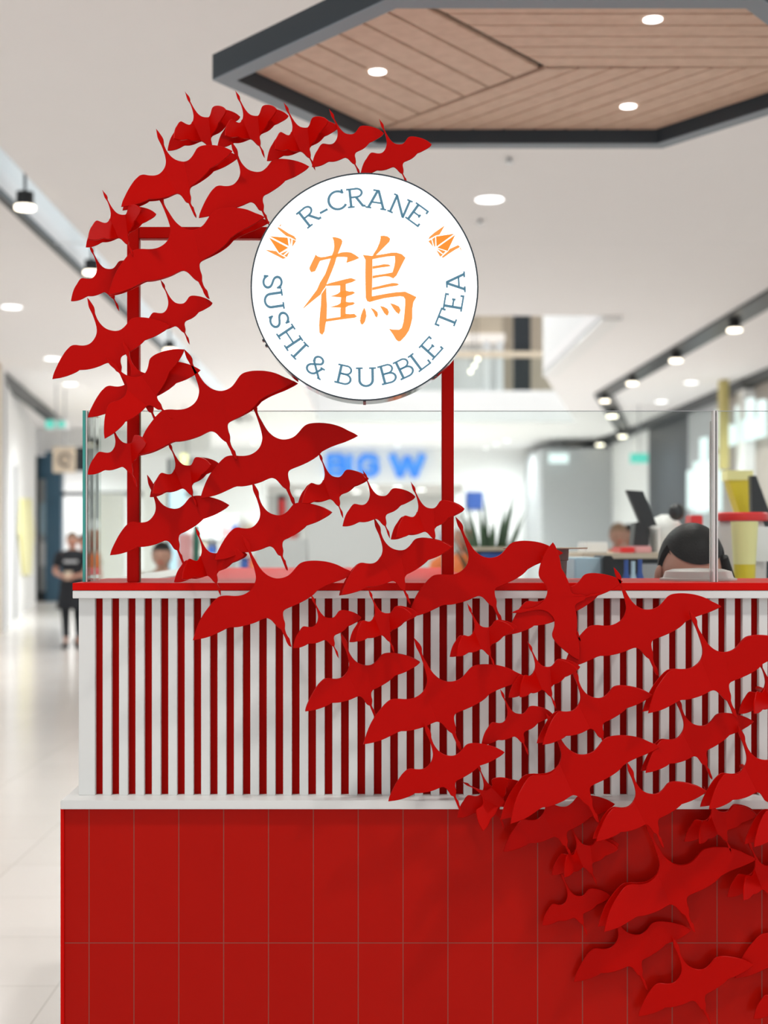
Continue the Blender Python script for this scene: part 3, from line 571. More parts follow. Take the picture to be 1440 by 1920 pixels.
def plate(parent, name, poly, inner, D, fold=None, ang=0, is_fold=()):
    """poly: outline in metres on the plane y = D (complex x + iz); inner: chamfered outline. fold=(a, b) hinge points, ang>0 swings toward the viewer"""
    n = len(poly)
    layers = [[(p, 0.0) for p in inner], [(p, CH) for p in poly], [(p, TH) for p in poly]]
    vs = []
    if fold:
        a, b = fold; e = (b-a)/abs(b-a); cen = sum(poly)/n; nn = e*1j
        if ((cen-a)*nn.conjugate()).real < 0: nn = -nn
    for ly in layers:
        for p, dy in ly:
            if fold:
                q = p-a; t = (q*e.conjugate()).real; s_ = (q*nn.conjugate()).real
                c_, n_ = math.cos(ang), math.sin(ang); r = a+e*t+nn*(s_*c_+dy*n_); vs.append((r.real, D-s_*n_+dy*c_, r.imag))
            else: vs.append((p.real, D+dy, p.imag))
    tri = tessellate_polygon([[Vector((p.real, p.imag, 0)) for p in poly]])
    fs = [tuple(t) for t in tri]+[tuple(2*n+i for i in t[::-1]) for t in tri]
    for L_ in (0, 1):
        for i in range(n): j = (i+1) % n; fs.append((L_*n+i, L_*n+j, (L_+1)*n+j, (L_+1)*n+i))
    m = MB(); m.add(vs, fs); return m.build(name, 'paint', parent)
def crane(kind, d, D, angs, backing, label, target=None):
    a, b = fit(kind, d); out, (la, lb, ra, rb) = OUT[kind]; px_ = [a*z+b for z in out]
    W = [complex((p.real-VX)*D/FP, EYE-(p.imag-VY)*D/FP) for p in px_]; n = len(W)
    I = []
    for i in range(n):
        t = (W[(i+1) % n]-W[i-1]); t /= abs(t)+1e-9
        I.append(W[i]-t*1j*CH)           # outline runs clockwise on the page: interior lies to the right
    area = sum((W[i].real*W[(i+1) % n].imag-W[(i+1) % n].real*W[i].imag) for i in range(n))
    if area > 0: I = [2*w-q for w, q in zip(W, I)]
    cen = (W[la]+W[lb]+W[ra]+W[rb])/4
    r = thing('crane_cutout', (cen.real, D, cen.imag), label, 'crane cutout', 'red metal cranes in flight')
    def rng(i, j): return [k % n for k in range(i, (j if j > i else j+n)+1)]
    body = rng(la, ra)+rng(rb, lb); rw = rng(ra, rb); lw = rng(lb, la)
    al, ar = [math.radians(x) for x in angs]
    plate(r, 'body', [W[i] for i in body], [I[i] for i in body], D)
    plate(r, 'wing', [W[i] for i in lw], [I[i] for i in lw], D, (W[la], W[lb]) if al else None, al)
    plate(r, 'wing', [W[i] for i in rw], [I[i] for i in rw], D, (W[ra], W[rb]) if ar else None, ar)
    if backing: plate(r, 'backing_silhouette', W, I, D+TH+.0012)
    if target:
        y0 = D+TH+(.0012+TH if backing else 0)
        MB().lathe([(.006, 0), (.006, target-y0)], (cen.real, y0, cen.imag), 'y', n=14).build('mounting_peg', 'bracket', r)
    return r
CR = [
 ('s', dict(H=(343.7, 171.9), L=(314.6, 279.2), R=(451.7, 218.5)), 0, (48, 52), 1, 'small double-layered crane, leftmost of the five along the top of the arch'),
 ('s', dict(H=(440, 169.8), L=(406.4, 276), R=(542.2, 216.6), F=(495.4, 293.5)), 1, (50, 50), 1, 'small double-layered crane, second from left along the top of the arch'),
 ('s', dict(H=(532.8, 190.6), L=(500.6, 302.2), R=(633.8, 236), F=(589.7, 318)), 2, (48, 48), 1, 'small double-layered crane, middle of the five along the top of the arch'),
 ('s', dict(H=(617.8, 203.8), L=(584.4, 313.1), R=(718.8, 248.4)), 3, (0, 0), 0, 'small flat crane, fourth along the top of the arch, just above the round sign'),
 ('s', dict(H=(708.4, 225), L=(675.6, 325), R=(811.9, 270.3)), 4, (0, 0), 0, 'small flat crane, rightmost of the top row, in front of the timber canopy edge'),
 ('m', dict(H=(291.2, 239), L=(230.6, 392.1), R=(445.2, 293.5), F=(367.7, 409.6)), 2, (12, 24), 1, 'mid-sized crane with a bent crimson right wing, below the leftmost top crane'),
 ('m', dict(H=(434.2, 271), L=(366.5, 410.5), R=(585.3, 311.9), F=(501.5, 412)), 3, (0, 0), 0, 'mid-sized flat crane touching the upper left edge of the round sign'),
 ('s', dict(H=(190.6, 355.6), L=(158, 465.6), R=(295, 403.7), F=(249, 473.7)), 3, (40, 52), 1, 'small double-layered crane at the top left corner of the red frame'),
 ('b', dict(L=(201.1, 551), R=(502, 411), F=(390, 561), A=(377.8, 493.3), C=(258.9, 470), T=(345.6, 511)), 2, (5, 18), 1, 'large crane over the top left frame corner, right wing tip behind the sign'),
 ('s', dict(L=(132.2, 565.3), C=(153, 521.2), V=(205.6, 504.6), F=(221.5, 580.5), T=(195.8, 549.9), D=(225.2, 489.4)), 0, (0, 0), 0, 'small flat crane half hidden under the left wing of the large upper crane'),
 ('m', dict(H=(161.2, 558.2), L=(97.6, 710.3), C=(138.6, 647.4), V=(211.5, 620.7), D=(253.2, 598.1), A=(227.2, 669.3), F=(235.8, 723.1), T=(199.4, 681.5)), 2, (0, 0), 0, 'mid-sized flat crane reaching farthest left of all'),
 ('s', dict(H=(298.9, 525), R=(401.1, 568.4), C=(289.7, 586), V=(336.5, 569.3), D=(357.4, 553.7), A=(346.9, 603.3), F=(352.8, 645)), 1, (0, 0), 0, 'small flat crane overlapping the left post, just under the large upper crane'),
 ('m', dict(L=(161.9, 790.1), R=(382.7, 699.9), C=(201.1, 729.4), H=(232.4, 638), F=(289.7, 782.2)), 3, (0, 0), 0, 'mid-sized flat crane behind the strongly tilted crane on the left post'),
 ('m', dict(L=(197, 824), R=(346, 655), A=(298.3, 749.2), V=(267, 702.3)), 4, (14, 14), 0, 'strongly tilted crane on the left post, wings pointing up right and down left'),
 ('b', dict(H=(349.7, 650.2), R=(557, 719.7), L=(259.4, 862), F=(438.3, 862), A=(428.5, 790.8), T=(397.3, 807.5), V=(419.9, 731.8), D=(458.1, 698.8)), 3, (8, 18), 1, 'large crane whose right wing tip meets the lower left rim of the sign'),
 ('b', dict(V=(535.4, 825.1), R=(672.5, 813.3), L=(372.2, 931), C=(427.8, 859.2), F=(549.3, 943.2), A=(544.1, 884.2), T=(512.8, 899.8), D=(579.3, 796)), 2, (0, 0), 0, 'large flat crane right below the round sign, left of the blue store letters'),
 ('s', dict(L=(164, 892.2), F=(254.2, 910.2), C=(189, 845.3), T=(228.9, 877.6)), 4, (8, 52), 0, 'small crane with a folded right wing, leftmost on the lower left post'),
 ('s', dict(H=(317, 828.3), R=(412.5, 867.2), L=(277.1, 931.9), F=(369, 951.7)), 1, (38, 42), 1, 'small double-layered crane just right of the left post at mid height'),
 ('m', dict(H=(275.2, 888.8), R=(429.6, 949), L=(208, 1040.4), V=(325.3, 954.7), F=(344.4, 1056.7), A=(337.5, 1005.7), C=(242, 977.9), T=(311.5, 1014.4)), 0, (0, 0), 0, 'mid-sized flat crane crossing the lower left post'),
 ('m', dict(H=(468.9, 900.2), R=(623, 962), L=(405.7, 1047.8), F=(539.8, 1070.9), A=(529.8, 1016.7), V=(523.6, 966.6), C=(442.3, 988.8), D=(550.7, 945.5)), 3, (6, 10), 1, 'mid-sized crane in the glass area below the big crane under the sign'),
 ('s', dict(H=(366.5, 988.2), L=(325.8, 1095.2), R=(464, 1041), F=(410.4, 1118.5), A=(408.4, 1065.4)), 2, (52, 22), 1, 'small crane with a glossy folded left wing, just above the countertop at left'),
 ('b', dict(V=(521.5, 1084.9), L=(360, 1197.7), R=(658.9, 1072), F=(545, 1213.2), A=(534.5, 1149.8), C=(412, 1116.7), D=(573.4, 1053.3), T=(505.3, 1159.5)), 1, (0, 0), 0, 'large flat bright red crane crossing the counter edge left of centre'),
 ('s', dict(H=(594, 848.8), L=(557, 943.6), R=(693.2, 896.2), F=(644.5, 973.6)), 4, (36, 28), 1, 'small double-layered crane in front of the blue store letters'),
 ('s', dict(H=(680.3, 881.4), L=(642.2, 986.4), R=(779.5, 932), F=(732.1, 1009.7), V=(715.3, 928.1)), 5, (0, 0), 0, 'small flat crane in the glass area just below the blue store letters'),
 ('s', dict(H=(769.8, 903.6), L=(732.8, 1010.9), R=(871.7, 953.3)), 6, (34, 30), 1, 'small double-layered crane whose right wing covers the right post'),
 ('m', dict(H=(701.3, 972.8), L=(632.6, 1118.8), R=(851.5, 1028), F=(768.4, 1129.3), A=(762, 1076.6), V=(747.7, 1031.9)), 4, (22, 20), 1, 'mid-sized crane with bent wings left of the foot of the right post'),
 ('b', dict(H=(854.7, 966.4), V=(918.6, 1046.3), D=(964.9, 1016.5), L=(770, 1154.9), C=(811.6, 1079.8), A=(931.4, 1107), F=(936.2, 1164.5), T=(899.4, 1122.9), R=(1058.9, 1034.4)), 2, (0, 0), 0, 'large flat dark red crane at the foot of the right post'),
 ('s', dict(H=(583.1, 1119.7), L=(544.8, 1214.6), R=(682.8, 1153.9), F=(632.7, 1231.6)), 1, (0, 0), 0, 'small flat crane on the stripes below the bright red counter-edge crane'),
 ('s', dict(H=(691.8, 1105.4), L=(651.8, 1205.4), R=(785, 1150), F=(739.7, 1222.6)), 3, (40, 40), 1, 'small double-layered crane on the stripes left of the large post-foot crane'),
 ('m', dict(H=(637.4, 1188.4), L=(569.7, 1336), R=(790.8, 1241.8), F=(699.7, 1343.4), A=(698.8, 1295.5), V=(690.2, 1249.1)), 0, (10, 8), 1, 'mid-sized crane on the stripes, the leftmost of its size there'),
 ('b', dict(H=(776.4, 1195.8), L=(679.6, 1393.5), R=(987.3, 1270.5), F=(865.9, 1407.9)), 2, (9, 0), 0, 'large crane at the centre of the striped panel'),
 ('s', dict(H=(878, 1131.9), L=(839.4, 1235.7), R=(972, 1178), F=(928.2, 1244.3)), 3, (38, 38), 1, 'small double-layered crane on the stripes below the large post-foot crane'),
 ('m', dict(L=(953, 1191), R=(1166.6, 1089.2), C=(987.6, 1125.6), D=(1099.9, 1078.4)), 1, (0, 0), 0, 'mid-sized flat crane behind the crane that flies sideways'),
 ('m', dict(L=(1092.1, 1234.7), R=(1044.7, 1018.1), H=(950.7, 1151.2), F=(1120, 1115)), 6, (0, 0), 0, 'crane turned sideways with wings pointing straight up and down'),
 ('b', dict(H=(1145.9, 1064.6), R=(1353.9, 1132.2), L=(1059, 1235.5), V=(1209.6, 1145.1), D=(1265.6, 1115), C=(1104.2, 1179.6), A=(1226.9, 1205.4), F=(1235.5, 1267.8), T=(1196.7, 1220.5)), 1, (0, 0), 0, 'large flat crane on the stripes below the bent head of the worker'),
 ('s', dict(H=(988.8, 1201.1), L=(953.5, 1309.6), R=(1088, 1253), F=(1043.9, 1326.8)), 3, (45, 38), 1, 'small double-layered crane on the stripes below the sideways crane'),
 ('s', dict(H=(938.4, 1295), L=(900.5, 1394.9), R=(1037.4, 1334.6), F=(990.1, 1417.2)), 2, (0, 0), 0, 'small flat bright red crane on the stripes right of the central large crane'),
 ('m', dict(H=(1074, 1250), L=(1003.8, 1395.7), R=(1220.4, 1302.3), V=(1117.1, 1306.6), A=(1134.3, 1356.1), C=(1048, 1333.7)), 3, (22, 8), 1, 'mid-sized crane with a lighter left wing, right of centre on the stripes'),
 ('m', dict(R=(946.3, 1412.7), L=(725, 1505), F=(863.8, 1512), V=(841.9, 1418.5), A=(854.4, 1469.6), D=(881.3, 1395.2)), 4, (0, 0), 0, 'mid-sized flat scarlet crane at the bottom of the stripes, crossing the ledge'),
 ('s', dict(H=(897, 1425), L=(856.5, 1536.7), R=(988, 1475)), 0, (0, 0), 0, 'small crane behind the tilted small crane on the white ledge'),
 ('s', dict(H=(865, 1463.7), L=(901.7, 1559.4), R=(960, 1445)), 2, (30, 48), 0, 'small tilted crane with folded wings on the white ledge'),
 ('b', dict(R=(1234.2, 1399.6), L=(938, 1538.7), V=(1094.2, 1414.8), A=(1107.3, 1475.4), D=(1146.7, 1382.7)), 4, (26, 0), 1, 'large crane with an orange-lit left wing over the ledge'),
 ('m', dict(L=(943.1, 1597), R=(1158.3, 1510.4), C=(983.3, 1533.2), D=(1076.7, 1490.6), A=(1062.1, 1558.5)), 2, (8, 4), 0, 'mid-sized crane on the ledge just under the orange-winged crane'),
 ('s', dict(H=(1072, 1548), L=(1027.7, 1643.1), R=(1164.2, 1577.5), F=(1117.5, 1657.7)), 1, (48, 30), 1, 'small double-layered crane on the tiles under the ledge'),
 ('s', dict(H=(1055.1, 1642.3), L=(1011, 1735.6), R=(1149.3, 1672.7), F=(1098.2, 1754.1)), 0, (0, 0), 0, 'small flat crane on the tiles, the lowest and leftmost of the small ones'),
 ('m', dict(H=(1179.1, 1436.7), L=(1110, 1575.5), R=(1327.9, 1483.9), A=(1234.6, 1534.7), F=(1242.9, 1587.8), V=(1218.1, 1482.7)), 4, (14, 6), 1, 'mid-sized crane crossing the ledge left of the right edge group'),
 ('b', dict(H=(1293.6, 1140.8), L=(1204, 1338), V=(1349.6, 1223.5), D=(1409.9, 1193.8), A=(1374.1, 1285), F=(1375.4, 1334.6), T=(1341, 1300), C=(1259.2, 1256.2)), 4, (14, 8), 1, 'large crane on the stripes running out of the right edge'),
 ('m', dict(H=(1268, 1313), R=(1418.5, 1353.9), L=(1200, 1445.6), V=(1308.7, 1356.1), A=(1326.7, 1406), F=(1333.8, 1461.9), T=(1300.7, 1417.8), D=(1347.4, 1335.4)), 2, (15, 0), 1, 'mid-sized crane on the stripes below the large right edge crane'),
 ('s', dict(L=(1386.2, 1338.9), C=(1408, 1297)), 3, (45, 40), 1, 'small double-layered crane cut off by the right edge on the stripes'),
 ('m', dict(H=(1383, 1360), V=(1435.3, 1424.9), L=(1314.9, 1512.2), C=(1355, 1450.8), T=(1418.8, 1487.4)), 4, (22, 8), 1, 'mid-sized crane at the right edge over the white ledge'),
 ('s', dict(L=(1283, 1584.3), R=(1420, 1526), F=(1368, 1593), V=(1359.7, 1521.7)), 2, (46, 24), 1, 'small double-layered crane on the tiles just below the ledge at right'),
 ('m', dict(L=(1397.4, 1583.5), C=(1434, 1518)), 3, (22, 10), 1, 'crane at the right edge just below the ledge, mostly cut off'),
 ('b', dict(V=(1275.9, 1618.5), D=(1324.3, 1587.8), R=(1419.2, 1612.6), L=(1122.2, 1741.3), C=(1178.1, 1655.1), A=(1291.5, 1682.2), F=(1299.5, 1750.9), T=(1258, 1696.6)), 2, (16, 0), 1, 'largest crane on the tiles, with an orange-red left wing'),
 ('s', dict(H=(1400, 1570), L=(1366.8, 1682.2), R=(1502, 1626), T=(1430.6, 1670.4)), 2, (46, 40), 1, 'small double-layered crane at the right edge below the largest tile crane'),
 ('m', dict(L=(1075.8, 1842), R=(1294.7, 1746.1), V=(1192.5, 1750.9), A=(1205.2, 1800.4), F=(1213.2, 1858), C=(1115.8, 1778.1)), 0, (0, 0), 0, 'mid-sized flat crane on the tiles below the largest tile crane'),
 ('m', dict(L=(1194.7, 1907.5), V=(1313.9, 1817.1), A=(1321.9, 1869.1), C=(1238.8, 1843.6), D=(1341, 1794.1), F=(1329.8, 1918.7)), 1, (0, 0), 0, 'brightest flat red crane, bottom right on the tiles'),
 ('b', dict(L=(1378, 1835), C=(1433, 1750)), 0, (0, 0), 0, 'large flat crane entering from the right edge at the bottom tiles'),
 ('s', dict(L=(1413.5, 1910.7), C=(1436.9, 1865.9)), 1, (0, 0), 0, 'crane wing peeking in at the bottom right corner'),
]
for kind, d, lay, angs, bk, label in CR:
    a, b = fit(kind, d); q = a*complex(*KEY[kind]['A'])+b; v = q.imag
    if v > 1545: D = 3.150-.0105*lay; tg = 3.1712
    elif v > 1130: D = 3.118-.0105*lay; tg = 3.2205 if v < 1490 else 3.1712
    else:
        D = 3.165-.0105*lay; tg = None
        u = (a*complex(*KEY[kind]['T'])+b).real; u2 = q.real
        w0 = (a*complex(*FOLD[kind][0])+b).real
        if min(u, u2, w0) < 262 and max(u, u2) > 236: pass
    crane(kind, d, D, angs, bk, label, tg)
# ------------------------------------------------------------------ store sign and store interior
FS = 44
def blockletter(mb, strokes, x0, z0, w, h, y0=43.86, y1=43.99, t=.17):
    for pts in strokes:
        for (ax, az), (bx, bz) in zip(pts[:-1], pts[1:]):
            a = Vector((x0+ax*w, z0+az*h)); b = Vector((x0+bx*w, z0+bz*h)); d = (b-a).normalized(); n_ = Vector((-d.y, d.x))*t/2; a = a-d*t*.35; b = b+d*t*.35
            mb.prism([tuple(a-n_), tuple(b-n_), tuple(b+n_), tuple(a+n_)], y0, y1)
ss = thing('store_sign', (.8, 43.9, 3.5), 'blue letters BIG W on the white wall above the far store', 'sign')
zs0, zs1 = EYE-(893-VY)*FS/FP, EYE-(853-VY)*FS/FP; hh = zs1-zs0
SG = {'B': [[(0, 0), (0, 1)], [(0, 1), (.7, 1), (.95, .88), (.95, .64), (.7, .52), (0, .52)], [(.7, .52), (1, .38), (1, .14), (.75, 0), (0, 0)]], 'I': [[(.5, 0), (.5, 1)]],
      'G': [[(1, .82), (.75, 1), (.25, 1), (0, .75), (0, .25), (.25, 0), (.75, 0), (1, .2), (1, .48), (.6, .48)]], 'W': [[(0, 1), (.25, 0), (.5, .85), (.75, 0), (1, 1)]]}
for ch, u0, u1 in (('B', 617, 645), ('I', 648, 664), ('G', 675, 706), ('W', 736, 791)):
    m = MB(); blockletter(m, SG[ch], xl(u0, FS), zs0+.06, xl(u1, FS)-xl(u0, FS), hh-.12, t=.17 if ch != 'W' else .24); m.build('letter', 'bluesign', ss)
# counters and racks inside the store
cols = ['pink', 'blue', 'paleblue', 'offwhite', 'beige', 'orange', 'grey', 'redplastic']
def rack(x, y, w, h, label, seed):
    rnd = random.Random(seed); r = thing('merchandise_rack', (x+w/2, y, 0), label, 'shelf', 'shelving inside the far store')
    MB().box(x, x+w, y+.35, y+.4, 0, h).box(x, x+.04, y, y+.35, 0, h).box(x+w-.04, x+w, y, y+.35, 0, h).build('shelf_frame', 'white', r)
    for k in range(4):
        z = .15+k*(h-.3)/4; MB().box(x+.04, x+w-.04, y, y+.35, z-.03, z).build('shelf', 'white', r)
        q = x+.06
        while q < x+w-.3:
            ww = rnd.uniform(.12, .3); MB().box(q, q+ww-.02, y+.02, y+.3, z, z+rnd.uniform(.2, .42)).build('boxed_product', rnd.choice(cols), r); q += ww
for k, (u, D, w, h) in enumerate(((508, 47, 1.0, 2.3), (600, 49, 1.3, 2.4), (655, 48, 1.1, 2.0), (735, 50, 1.2, 2.3), (792, 48, 1.1, 2.1))):
    rack(xl(u, D), D, w, h, ('leftmost', 'second from left', 'middle', 'fourth from left', 'rightmost')[k]+' of the blurred shelving racks inside the far store', k)
for k, (u, D, w) in enumerate(((352, 40, .9), (408, 41, 1.0), (446, 39, .8))):
    rack(xl(u, D), D, w, 2.3, ('left', 'middle', 'right')[k]+' one of three blurred product racks standing before the far wall left of the store', 20+k)
for k, (u, v, D) in enumerate(((586, 908, 47), (592, 922, 50), (655, 905, 47), (668, 918, 51), (700, 912, 47), (708, 905, 53), (745, 910, 47), (790, 907, 49), (560, 925, 52), (622, 925, 53))):
    p = P(u, v, D); r = tag(MB().lathe([(.11, 0), (.11, -.03)], (p.x, p.y, 3.32), n=16).build('store_lamp', 'lampface'), ('%s bright lamp inside the far store, counted from the left of the opening' % ('third', 'fourth', 'sixth', 'seventh', 'eighth', 'ninth', 'tenth', 'eleventh', 'first', 'fifth')[k]), 'lamp', 'lamps inside the far store')
lamp('store_light', 'AREA', (1, 50, 3.28), 260, 5, (1, .98, .95), size_y=8)
tag(MB().box(xl(874, 43.9), xl(906, 43.9), 43.93, 43.99, EYE-(956-VY)*44/FP, EYE-(922-VY)*44/FP).build('wall_poster', 'blue'), 'dark blue poster on the white wall right of the right post', 'poster')
tag(MB().box(xl(852, 43.9), xl(872, 43.9), 43.93, 43.99, EYE-(962-VY)*44/FP, EYE-(926-VY)*44/FP).build('wall_poster', 'offwhite'), 'white poster left of the dark blue poster on the far wall', 'poster')
# left stretch of the far side, seen through the left glass
def screen(name, label, cat, u0, u1, v0, v1, D, m_, th=.3, foot=True):
    return tag(MB().box(xl(u0, D), xl(u1, D), D, D+th, 0 if foot else EYE-(v1-VY)*D/FP, EYE-(v0-VY)*D/FP).build(name, m_), label, cat)
o = screen('shop_fascia', 'dark grey shop fascia seen through the glass right of the left post', 'fascia', 318, 384, 858, 906, 34.4, 'grey', .2, False); MB().tube([(o.location.x, 34.5, EYE-(858-VY)*34.4/FP), (o.location.x, 34.5, ZC)], .02).build('hanger', 'steel', o)
screen('partition_wall', 'pale partition wall seen through the narrow left glass', 'partition', 168, 232, 925, 1100, 33, 'offwhite')
screen('partition_wall', 'light grey partition wall seen just right of the left post', 'partition', 268, 314, 908, 1100, 33, 'offwhite')
screen('garment_display', 'pale blue garment display behind the glass right of the left post', 'display', 316, 345, 920, 1000, 30, 'paleblue')
screen('pink_display', 'pink and white display behind the legs of the left flat crane', 'display', 334, 356, 1000, 1060, 18, 'pink')
screen('green_panel', 'narrow dark green panel behind the crane necks left of centre', 'panel', 362, 373, 985, 1065, 9, 'green', .03)
screen('upright_mullion', 'thin dark upright behind the glass right of the left post', 'post', 313.5, 316, 860, 1080, 12, 'dark', .05)
screen('white_booth', 'tall white booth wall in the middle distance below the blue letters', 'booth', 578, 826, 948, 1100, 12, 'offwhite', 1.2)
screen('white_booth', 'lower white booth wall left of the tall white booth', 'booth', 478, 576, 1010, 1100, 13, 'white', 1.0)
screen('garment_rack', 'dark garment rack with red clothes left of the tall white booth', 'rack', 520, 536, 928, 985, 24, 'dark', .4)
screen('garment_rack', 'red clothes hanging beside the dark garment rack', 'rack', 524, 534, 936, 985, 23.8, 'redplastic', .1)
screen('hanging_disc', 'small pale green banner behind the small crane right of the left post', 'banner', 339, 351, 851, 872, 30, 'paleyellow', .05, False)
o = bpy.data.objects['hanging_disc']; MB().tube([(o.location.x, 30.02, EYE-(851-VY)*30/FP), (o.location.x, 30.02, ZC)], .01).build('hanger', 'steel', o)
# cafe tables and things right of the right post
r = thing('cafe_counter', (xl(925, 8), 8, 0), 'dark cafe counter with a pale top behind the right post', 'counter')
MB().box(xl(893, 8), xl(968, 8), 8, 8.5, 0, EYE-(1032-VY)*8/FP).build('body', 'dark', r); MB().box(xl(890, 8), xl(972, 8), 7.98, 8.55, EYE-(1032-VY)*8/FP, EYE-(1027-VY)*8/FP).build('top', 'beige', r)
MB().box(xl(900, 8), xl(945, 8), 7.97, 8, 1.2, 1.44).build('front_panel', 'blue', r)
# plant in the distance
pl = thing('potted_palm', (xl(917, 9.5), 9.5, 0), 'blurred leafy palm plant behind the right red post', 'plant')
MB().lathe([(.16, 0), (.2, .9), (.19, .92)], (xl(917, 9.5), 9.5, 0), n=20).build('pot', 'beige', pl)
lf = MB(); rr = random.Random(3)
for k in range(150):
    a = rr.uniform(0, 6.28); L_ = rr.uniform(.4, .95); b0 = Vector((xl(917, 9.5), 9.5, .95)); tp_ = b0+Vector((math.cos(a)*L_*rr.uniform(.1, .38), math.sin(a)*L_*.28, L_*rr.uniform(.6, 1))); sd = Vector((-math.sin(a), math.cos(a), 0))*.026
    md = b0.lerp(tp_, .5)+Vector((0, 0, .06)); lf.add([b0-sd*.3, b0+sd*.3, md+sd, md-sd, tp_], [(0, 1, 2, 3), (3, 2, 4)])
lf.build('foliage', 'leaf', pl)
# ------------------------------------------------------------------ inside the kiosk, right half
def boxed(name, label, cat, u0, u1, v0, D, m_, z0, th, group=None):
    return tag(MB().box(xl(u0, D), xl(u1, D), D, D+th, z0, EYE-(v0-VY)*D/FP).build(name, m_, bevel=.004), label, cat, group)
r = thing('back_bench', (1.6, 5.3, 0), 'dark kitchen bench with a pale top at the back of the kiosk', 'bench')
MB().box(.82, 3.3, 5.32, 5.9, 0, 1.44).build('body', 'dark', r); MB().box(.80, 3.3, 5.30, 5.92, 1.44, 1.46).build('top', 'beige', r)
MB().box(1.02, 1.45, 5.31, 5.32, 1.05, 1.42).build('glass_door', 'steel', r); MB().box(1.5, 1.9, 5.31, 5.32, 1.05, 1.42).build('glass_door', 'blue', r)
r = thing('work_shelf', (1.4, 4.5, 0), 'low dark work counter in the middle of the kiosk', 'counter')
MB().box(.66, 2.4, 4.2, 4.95, 0, 1.17).build('body', 'dark', r); MB().box(.64, 2.42, 4.18, 4.97, 1.17, 1.19).build('top', 'steel', r)
boxed('storage_box', 'pale blue translucent storage box behind the sideways crane', 'box', 1077, 1130, 1046, 4.5, 'paleblue', 1.19, .3)
boxed('coffee_grinder', 'black appliance standing right of the pale blue box', 'appliance', 1131, 1150, 1042, 4.45, 'black', 1.19, .2)
for k, (u, v) in enumerate(((1174, 1050), (1187, 1052), (1200, 1049))):
    D = 4.4; p = P(u, v, D); h = p.z-1.19; tag(MB().lathe([(.014, 0), (.016, .01), (.016, h*.72), (.007, h*.85), (.007, h)], (p.x, D, 1.19), n=16).build('bottle', ('blue', 'paleblue', 'blue')[k]), ('left', 'middle', 'right')[k]+' one of three small bottles standing left of the bent head', 'bottle', 'small bottles beside the worker')
# cup with a wide lid on the counter
p = P(1048, 1090, 3.42); cu = thing('paper_cup', (p.x, 3.42, 1.409), 'grey-brown tapered cup with a wide pale disc on top, behind the sideways crane', 'cup')
hcup = 1.5-12*3.42/FP-1.409
MB().lathe([(.017, 0), (.0195, hcup*.62), (.0225, hcup*.64), (.0235, hcup)], (p.x, 3.42, 1.409), n=28).build('cup_body', 'cup', cu)
pc = P(1022, 1027, 3.42); MB().lathe([(.1, 0), (.102, .002), (.1, .0035)], (pc.x, 3.42, 1.409+hcup), n=40).build('disc_lid', 'beige', cu)
# white bowl turned over
D = 3.45; c0 = P(1309, 1091, D); bw = thing('plastic_bowl', (c0.x, D, 1.409), 'milky white plastic bowl turned over on the counter in front of the bent head', 'bowl')
MB().lathe([(.092, 0), (.092, .004), (.084, .006), (.079, .021), (.06, .0265), (.0, .029)], (c0.x, D, 1.409), n=48, cap=False).build('bowl_body', 'milky', bw)
# jar with a red lid, yellow drink cup
D = 4.55; c0 = P(1390, 1090, D); jr = thing('storage_jar', (c0.x, D, 1.19), 'large clear jar with a bright red lid at the right edge', 'jar')
zl = EYE-(977-VY)*D/FP; zh = EYE-(961-VY)*D/FP
MB().lathe([(.075, 0), (.078, .01), (.078, zl-1.19-.03), (.066, zl-1.19)], (c0.x, D, 1.19), n=36).build('jar_body', 'milky', jr)
MB().lathe([(.082, 0), (.084, .004), (.084, zh-zl-.004), (.08, zh-zl)], (c0.x, D, zl), n=36).build('lid', 'redplastic', jr)
MB().box(c0.x+.005, c0.x+.068, D-.0835, D-.079, EYE-(1052-VY)*D/FP, EYE-(988-VY)*D/FP).build('label', 'offwhite', jr)
D = 4.35; c0 = P(1396, 1090, D); z0 = 1.19
dc = thing('juice_cup', (c0.x, D, z0), 'tall tapered cup of yellow drink in front of the red-lidded jar', 'cup')
zt_ = EYE-(978-VY)*D/FP; zm = EYE-(1058-VY)*D/FP
MB().lathe([(.028, 0), (.033, zm-z0)], (c0.x, D, z0), n=28).build('drink', 'yellow', dc); MB().lathe([(.0335, zm-z0), (.041, zt_-z0)], (c0.x, D, z0), n=28).build('froth', 'paleyellow', dc)
# tilted terminals
def terminal(label, pts, D, m_='black', foot=None):
    r = thing('payment_terminal', (xl(pts[0][0], D), D, 1.19), label, 'terminal')
    MB().prism([((u-VX)*D/FP, EYE-(v-VY)*D/FP) for u, v in pts], D, D+.04).build('screen_housing', m_, r)
    if foot: MB().prism([((u-VX)*D/FP, EYE-(v-VY)*D/FP) for u, v in foot], D+.005, D+.10).build('stand', m_, r)
    return r
terminal('black slanted till screen on a stand left of the white cooker', [(1175, 919), (1206, 921), (1232, 985), (1204, 988)], 5.5, 'black', [(1192, 980), (1222, 975), (1216, 1040), (1186, 1040)])
terminal('black slanted screen behind the yellow drink at the right edge', [(1408, 892), (1418, 892), (1462, 1010), (1436, 1040), (1412, 1030)], 5.45, 'black', [(1415, 1000), (1450, 1000), (1450, 1040), (1415, 1040)])
D = 5.6; yl = thing('drink_dispenser', (xl(1392, D), D, 1.46), 'tall yellow drink dispenser tapering down to the red lid', 'dispenser')
MB().prism([((u-VX)*D/FP, EYE-(v-VY)*D/FP) for u, v in ((1366, 900), (1411, 900), (1411, 962), (1386, 962))], D, D+.08).build('tank', 'yellow', yl)
MB().box(xl(1386, D), xl(1411, D), D, D+.08, 1.46, EYE-(962-VY)*D/FP).build('base', 'yellow', yl)
